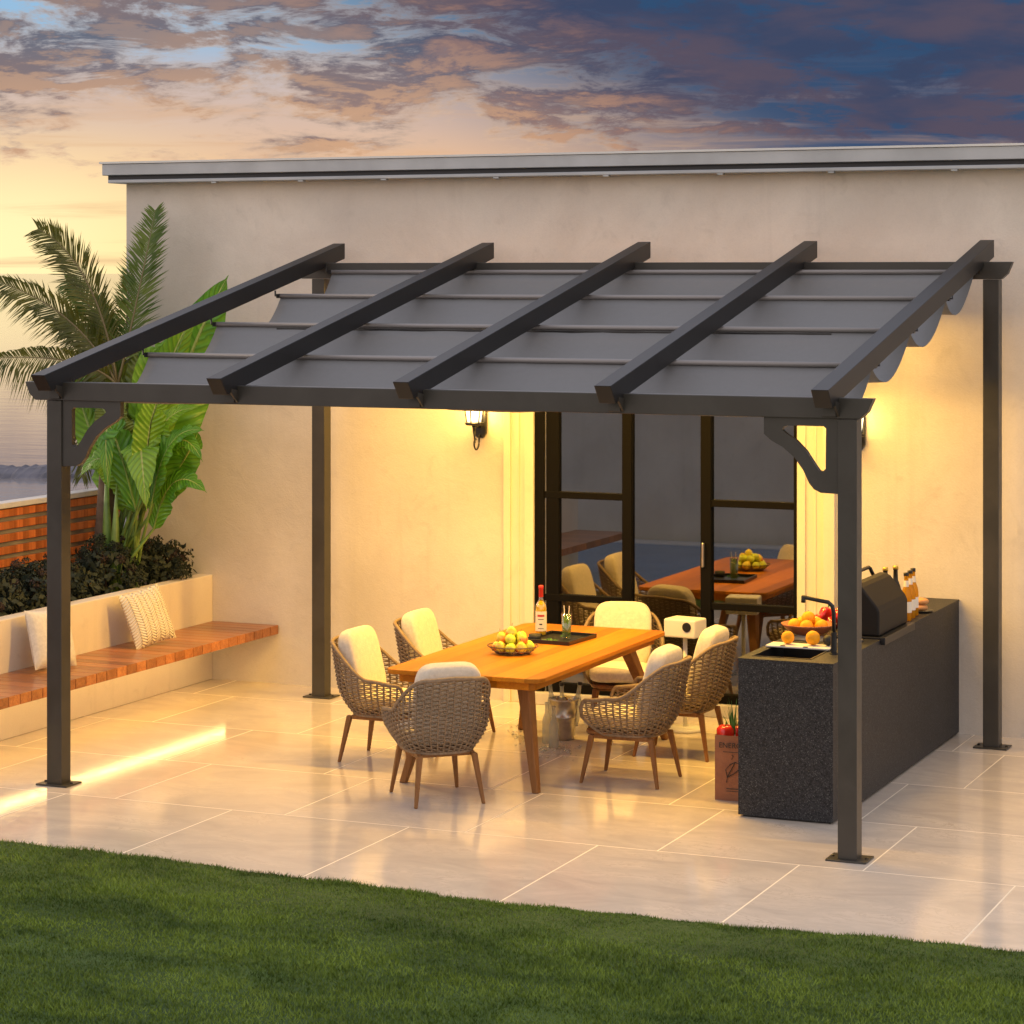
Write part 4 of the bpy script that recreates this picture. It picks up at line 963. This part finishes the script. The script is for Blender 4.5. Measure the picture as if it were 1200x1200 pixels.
# ------------------------------------------------------------------ counter / outdoor kitchen
KX0, KX1, KY0, KY1, KZ = 3.88, 4.405, .77, 3.632, .84
kc = thing('kitchen_counter', 'speckled black granite outdoor kitchen counter standing against the wall', 'counter', (KX0, KY1, 0))
def kb(m): m.v = [(x-KX0, y-KY1, z) for x, y, z in m.v]; return m
SX0, SX1, SY0, SY1 = 3.925, 4.26, .86, 1.42
bd = MB().box(KX0+.004, KX1-.004, KY0+.004, KY1, .012, KZ-.231)
kb(bd)
body = MB()
body.box(KX0, KX1, KY0, KY0+.03, .012, KZ-.0005).box(KX0, KX0+.03, KY0+.03, KY1, .012, KZ-.0005).box(KX1-.03, KX1, KY0+.03, KY1, .012, KZ-.0005).box(KX0+.03, KX1-.03, KY1-.03, KY1, .012, KZ-.0005)
kb(body).build('body', 'granite', kc)
kb(MB().box(KX0+.02, KX1-.02, KY0+.02, KY1, 0.0005, .0115)).build('plinth', 'black_matte', kc)
tp_ = MB(); a_, b_ = KZ, KZ+.012
tp_.box(KX0-.003, KX1+.003, KY0-.003, SY0, a_, b_).box(KX0-.003, KX1+.003, SY1, KY1, a_, b_).box(KX0-.003, SX0, SY0, SY1, a_, b_).box(SX1, KX1+.003, SY0, SY1, a_, b_)
kb(tp_).build('worktop', 'granite', kc)
sk = MB().box(SX0+.001, SX1-.001, SY0+.001, SY1-.001, KZ-.15, KZ-.145).box(SX0+.001, SX0+.012, SY0+.001, SY1-.001, KZ-.1449, b_+.003).box(SX1-.012, SX1-.001, SY0+.001, SY1-.001, KZ-.1449, b_+.003)
sk.box(SX0+.012, SX1-.012, SY0+.001, SY0+.012, KZ-.1449, b_+.003).box(SX0+.012, SX1-.012, SY1-.012, SY1-.001, KZ-.1449, b_+.003)
sink = kb(sk).build('sink', 'black_plastic', kc)
KT = KZ+.0125
fa = thing('tap', 'tall black angular mixer tap at the corner of the sink', 'tap', (4.315, 1.10, KT)); h_ = .285
MB().lathe([(.024, 0), (.024, .006), (.017, .008), (.017, .12), (.013, .122)], (0, 0, 0), 20).build('base', 'black_plastic', fa, smooth=False)
MB().tube([(0, 0, .10), (0, 0, h_-.06), (-.008, -.002, h_-.025), (-.03, -.004, h_-.005), (-.06, -.008, h_), (-.165, -.02, h_+.018), (-.172, -.02, h_+.016)], [.0115]*7, 12).tube([(-.165, -.02, h_+.018), (-.166, -.02, h_-.012)], .012, 12).build('spout', 'black_plastic', fa, smooth=True)
MB().tube([(.018, 0, .09), (.05, .0, .10), (.062, 0, .115)], .006, 8).build('lever', 'black_plastic', fa, smooth=True)
cb = thing('chopping_board', 'white cutting board bridging the black sink under two oranges', 'board', (4.09, 1.24, KT+.006))
MB().box(-.185, .175, -.07, .07, 0, .010).build('board', 'paper_white', cb, bevel=.003)
MB().box(-.10, -.075, -.0705, -.055, .0101, .013).box(.03, .055, -.0705, -.055, .0101, .013).build('grip', 'black_plastic', cb)
KB = KT+.017
fruit('orange', (4.01, 1.25, KB), .036, 'orange_skin', 'pale orange on the white cutting board, left one', 'oranges on the counter', 61, 'fruit')
fruit('orange', (4.15, 1.26, KB), .040, 'orange_skin', 'round orange on the white cutting board, right one beside the tap', 'oranges on the counter', 62, 'fruit')
fruit('avocado', (4.235, 1.27, KB), .030, 'black_matte', 'dark avocado on the cutting board behind the tap', None, 63, 'fruit')
rk = MB()
for k in range(7): rk.tube([(SX0+.02, 1.36-.0+k*.0-.0, 0), (SX0+.02, 1.36, 0)], .001, 3) if 0 else None
dish = MB()
for k in range(6): dish.tube([(3.95, 1.47+.032*k, KT+.010), (4.33, 1.47+.032*k, KT+.010)], .004, 6)
for x_ in (3.95, 4.33): dish.tube([(x_, 1.47, KT+.006), (x_, 1.63, KT+.006)], .005, 6)
tag(dish.build('drying_rack', 'steel'), 'flat wire drying rack on the counter behind the sink', 'rack')
b0 = Vector((3.995, 1.70, KT))
bw_ = thing('fruit_bowl', 'wide shallow terracotta bowl of oranges on the counter', 'bowl', b0)
lat('bowl', [(.05, 0), (.055, .004), (.11, .025), (.150, .062), (.158, .072), (.152, .073), (.105, .033), (.0, .014)], 'terracotta', bw_, n=36)
for i, (dx, dy, dz, w2) in enumerate(((-.07, -.04, .022, 'at the left'), (.01, -.075, .022, 'at the front'), (.08, -.02, .022, 'at the right'), (.03, .06, .022, 'at the back'), (-.055, .055, .022, 'at the back left'), (0, -.005, .062, 'on top'))):
    fruit('orange', b0+Vector((dx, dy, dz)), .040, 'orange_skin', 'orange %s of the terracotta bowl' % w2, 'oranges in the terracotta bowl', 70+i, 'fruit')
for i, (px, py, z_) in enumerate(((975, 737, 0), (985, 741, 0), (968, 740, 0), (978, 728, .04), (990, 732, .04))):
    q = Vector(((4.03, 2.06), (4.11, 2.08), (3.95, 2.05), (3.99, 2.06), (4.07, 2.07))[i]); z_ = z_*1.1
    o = thing('red_pepper', 'glossy red pepper behind the fruit bowl, %s' % ('middle of the lower row', 'right of the lower row', 'left of the lower row', 'upper left of the heap', 'upper right of the heap')[i], 'pepper', (q.x, q.y, KT+.036+z_), group='red peppers on the counter')
    m = MB(); pr = [(.004, -.045), (.02, -.045), (.034, -.03), (.038, 0), (.036, .025), (.024, .037), (.008, .032)]
    n_ = 24; b9 = len(m.v); m.lathe(pr, (0, 0, 0), n_)
    m.v = [(x*(1+.10*cos(4*math.atan2(y, x))), y*(1+.10*cos(4*math.atan2(y, x))), z) for x, y, z in m.v]; m.build('flesh', 'red_pepper', o, smooth=True)
    MB().tube([(0, 0, .03), (.004, 0, .055)], .004, 6).build('stalk', 'leek', o); o.rotation_euler = (1.2*random.uniform(-1, 1), .8*random.uniform(-1, 1), i)
# grill
gr = thing('gas_grill', 'black hooded grill with bar handle set on the granite counter', 'grill', (4.17, 2.06, KT))
prof = [(.225, .012), (.225, .150), (.212, .180), (.125, .285), (.10, .300), (.06, .304), (.03, .285), (.0, .205), (-.01, .10), (-.01, .012)]
MB().prism(prof, 'Y', -.32, .32).build('hood', 'grill_black', gr, bevel=.012, seg=3)
MB().box(-.235, .262, -.35, .35, -.022, .0).build('base_tray', 'black_plastic', gr, bevel=.003) if 0 else MB().box(-.03, .238, -.34, .34, .0005, .0115).box(.239, .265, -.34, .34, -.03, .012).build('base_tray', 'black_plastic', gr, bevel=.003)
MB().tube([(.04, -.24, .290), (.02, -.24, .330), (.015, -.225, .338), (.015, .225, .338), (.02, .24, .330), (.04, .24, .290)], .011, 10).build('handle', 'black_plastic', gr, smooth=True)
for i, (px, py, hgt) in enumerate(((1035, 719, 1.12), (1047, 717, 1.12))):
    q = on(px, py+6, KT); o = bottle((q.x, q.y+.05, KT), 'dark bottle with gold cap behind the grill, %s' % ('left one' if i == 0 else 'right one'), 'dark bottles behind the grill', mt='black_plastic', cap='gold_cap', sc=1.15)
for i, (px, py) in enumerate(((1062, 727), (1066.5, 724), (1070, 721))):
    q = on(px, py, KT); bottle((q.x, q.y, KT), 'amber beer bottle with white labels right of the grill, %s of three' % ('nearest', 'middle', 'farthest')[i], 'beer bottles on the counter', mt='beer', cap='black_plastic', lab=True, sc=1.08)
q = on(1077, 717, KT)
pt_ = lat('plate', [(.05, 0), (.085, .008), (.088, .012), (.05, .006), (.0, .005)], 'black_plastic', None, n=32); pt_.location = (q.x, q.y, KT); tag(pt_, 'small black plate under the buns at the wall end of the counter', 'plate')
for i, (dx, z_) in enumerate(((0, .007), (.005, .045))):
    o = MB().squad(Matrix.Identity(4), .055, .048, .021, .8, 1.0, 24, 12).build('bun', 'bun', smooth=True); o.location = (q.x+dx, q.y, KT+z_+.021); tag(o, ('lower' if i == 0 else 'upper')+' golden bun of the two stacked on the black plate', 'bread')
# paper bag
q = on(843, 938, 0)
bg = thing('grocery_bag', 'brown paper grocery bag with printed front beside the counter', 'bag', (q.x+.13-.045, q.y+.09, .001), radians(3))
m = MB(); rows = []
for i in range(9):
    z = .36*i/8; r_ = []
    for (x, y) in ((-.118, -.075), (-.04, -.078), (.04, -.078), (.118, -.075), (.112, 0), (.118, .075), (.0, .075), (-.118, .075), (-.112, 0), (-.118, -.075)):
        nn_ = noise.noise(Vector((x*8, y*8, z*9))) if (x, y) != (-.118, -.075) else .1
        r_.append((x*(1+.02*nn_), y+.006*nn_, z+(.004*nn_ if i == 8 else 0)))
    rows.append(r_)
m.strip(rows); m.f.append(tuple(range(9))); bgb = m.build('paper_body', 'kraft_paper', bg); so = bgb.modifiers.new('t', 'SOLIDIFY'); so.thickness = .002
text('ENERGO', .042, (-.095, -.0835, .292), (pi/2, 0, 0), 'label_ink', bg)
text('natural food', .018, (-.085, -.0835, .266), (pi/2, 0, 0), 'label_ink', bg) if 0 else None
lg = MB()
for pts in ([(-.045, .13), (-.055, .17), (-.03, .20), (0, .215), (.03, .205)], [(-.045, .13), (-.01, .15), (.02, .175), (.03, .205)], [(-.05, .10), (-.045, .13), (0, .215)], [(-.02, .23), (-.012, .245), (-.02, .255)]):
    lg.tube([(x, -.0832, z) for x, z in pts], .0022, 5)
lg.box(-.07, .06, -.0838, -.0828, .268, .271).box(-.05, .03, -.0838, -.0828, .065, .069).box(-.05, .03, -.0838, -.0828, .052, .055)
lg.build('leaf_emblem', 'label_ink', bg)
bq = Vector(bg.location)
for i, (dx, dy, dz, rr) in enumerate(((-.07, -.03, .355, .047), (-.02, .03, .35, .042))):
    o = thing('red_pepper', ('big red pepper at the front' if i == 0 else 'smaller red pepper at the back')+' of the grocery bag opening', 'pepper', bq+Vector((dx, dy, dz+.01))); m = MB().lathe([(.003, -.05), (.03, -.045), (rr, -.01), (rr, .02), (.028, .042), (.008, .036)], (0, 0, 0), 24)
    m.v = [(x*(1+.09*cos(4*math.atan2(y, x))), y*(1+.09*cos(4*math.atan2(y, x))), z) for x, y, z in m.v]; m.build('flesh', 'red_pepper', o, smooth=True); MB().tube([(0, 0, .03), (.006, 0, .06)], .004, 6).build('stalk', 'leek', o)
lk = thing('leek_bunch', 'bunch of dark green leek leaves sticking out of the grocery bag', 'vegetable', bq+Vector((-.03, .0, .25))); random.seed(21); m = MB()
for k in range(22):
    th = random.uniform(0, 6.28); sp_ = random.uniform(.02, .12); ht = random.uniform(.20, .33); rows = []
    for i in range(7):
        u = i/6; c_ = Vector((sp_*cos(th)*u**1.6, sp_*sin(th)*u**1.6, ht*u-.05*u*u*(sp_/.1))); sd = Vector((-sin(th), cos(th), 0))*.009*(1-u**2+.05); rows.append([c_-sd, c_+Vector((0, 0, -.003)), c_+sd])
    m.strip(rows)
m.build('leaves', 'leek', lk); MB().tube([(0, 0, 0), (0, 0, .12)], .02, 10).build('shank', 'paper_white', lk)
o = MB().squad(Matrix.Translation((0, 0, 0)), .035, .03, .12, .8, 1, 20, 14).build('bread_loaf', 'bread', smooth=True); o.location = bq+Vector((.045, -.02, .33)); o.rotation_euler = (.05, .12, 0); tag(o, 'crusty loaf standing in the grocery bag beside the peppers', 'bread')
# ------------------------------------------------------------------ lawn grass
import numpy as np
rng = np.random.default_rng(3)
def grass():
    N = 640000
    # visible wedge of lawn in front of the patio, denser near its edge
    x = rng.uniform(-2.6, 8.6, N); y = -1.30-rng.uniform(0, 1, N)*4.6
    # wedge cull
    c, s_ = cos(YAW), sin(YAW); rx = (x-CX)*c+(y-CY)*s_; fw = -(x-CX)*s_+(y-CY)*c; k = (np.abs(rx/fw) < .235) & (fw > 6.5); x = x[k]; y = y[k]; n = len(x)
    edge = -1.37-.075*np.sin((x-2.1)*1.05)+.018*np.sin(x*5.1)+.012*np.sin(x*17+1)
    y = np.where(y > edge, edge-rng.uniform(0, .1, n), y)
    h = rng.uniform(.010, .021, n)*(1+.3*np.sin(x*2.3+1.1*y)*np.sin(y*3.7+x)+.25*np.sin(x*9+4*y)*np.sin(y*13-x*3))
    h += .012*np.clip(1-(edge-y)/.05, 0, 1)*0.4; th = rng.uniform(0, 6.283, n); w = rng.uniform(.0018, .0034, n); ln = rng.uniform(.1, 1.2, n)*h; ta = rng.uniform(0, 6.283, n)
    z0 = np.where(y > -2.0, .008, .008-.022*np.clip((-2.0-y)/.9, 0, 1)); z0 = np.where(edge-y < .04, .001+.18*(edge-y), z0)
    v = np.zeros((n, 3, 3), np.float32)
    v[:, 0] = np.stack([x-np.cos(th)*w, y-np.sin(th)*w, z0], 1); v[:, 1] = np.stack([x+np.cos(th)*w, y+np.sin(th)*w, z0], 1)
    v[:, 2] = np.stack([x+np.cos(ta)*ln, y+np.sin(ta)*ln, z0+h], 1)
    me = bpy.data.meshes.new('grass'); me.vertices.add(3*n); me.vertices.foreach_set('co', v.reshape(-1))
    me.loops.add(3*n); me.loops.foreach_set('vertex_index', np.arange(3*n, dtype=np.int32)); me.polygons.add(n)
    me.polygons.foreach_set('loop_start', np.arange(0, 3*n, 3, dtype=np.int32)); me.polygons.foreach_set('loop_total', np.full(n, 3, np.int32))
    me.update(calc_edges=True); me.materials.append(MAT['grass_blade']); o = bpy.data.objects.new('grass', me); COL.objects.link(o)
    tag(o, 'short green lawn grass in front of the tiled patio', 'grass', kind='stuff')
grass()
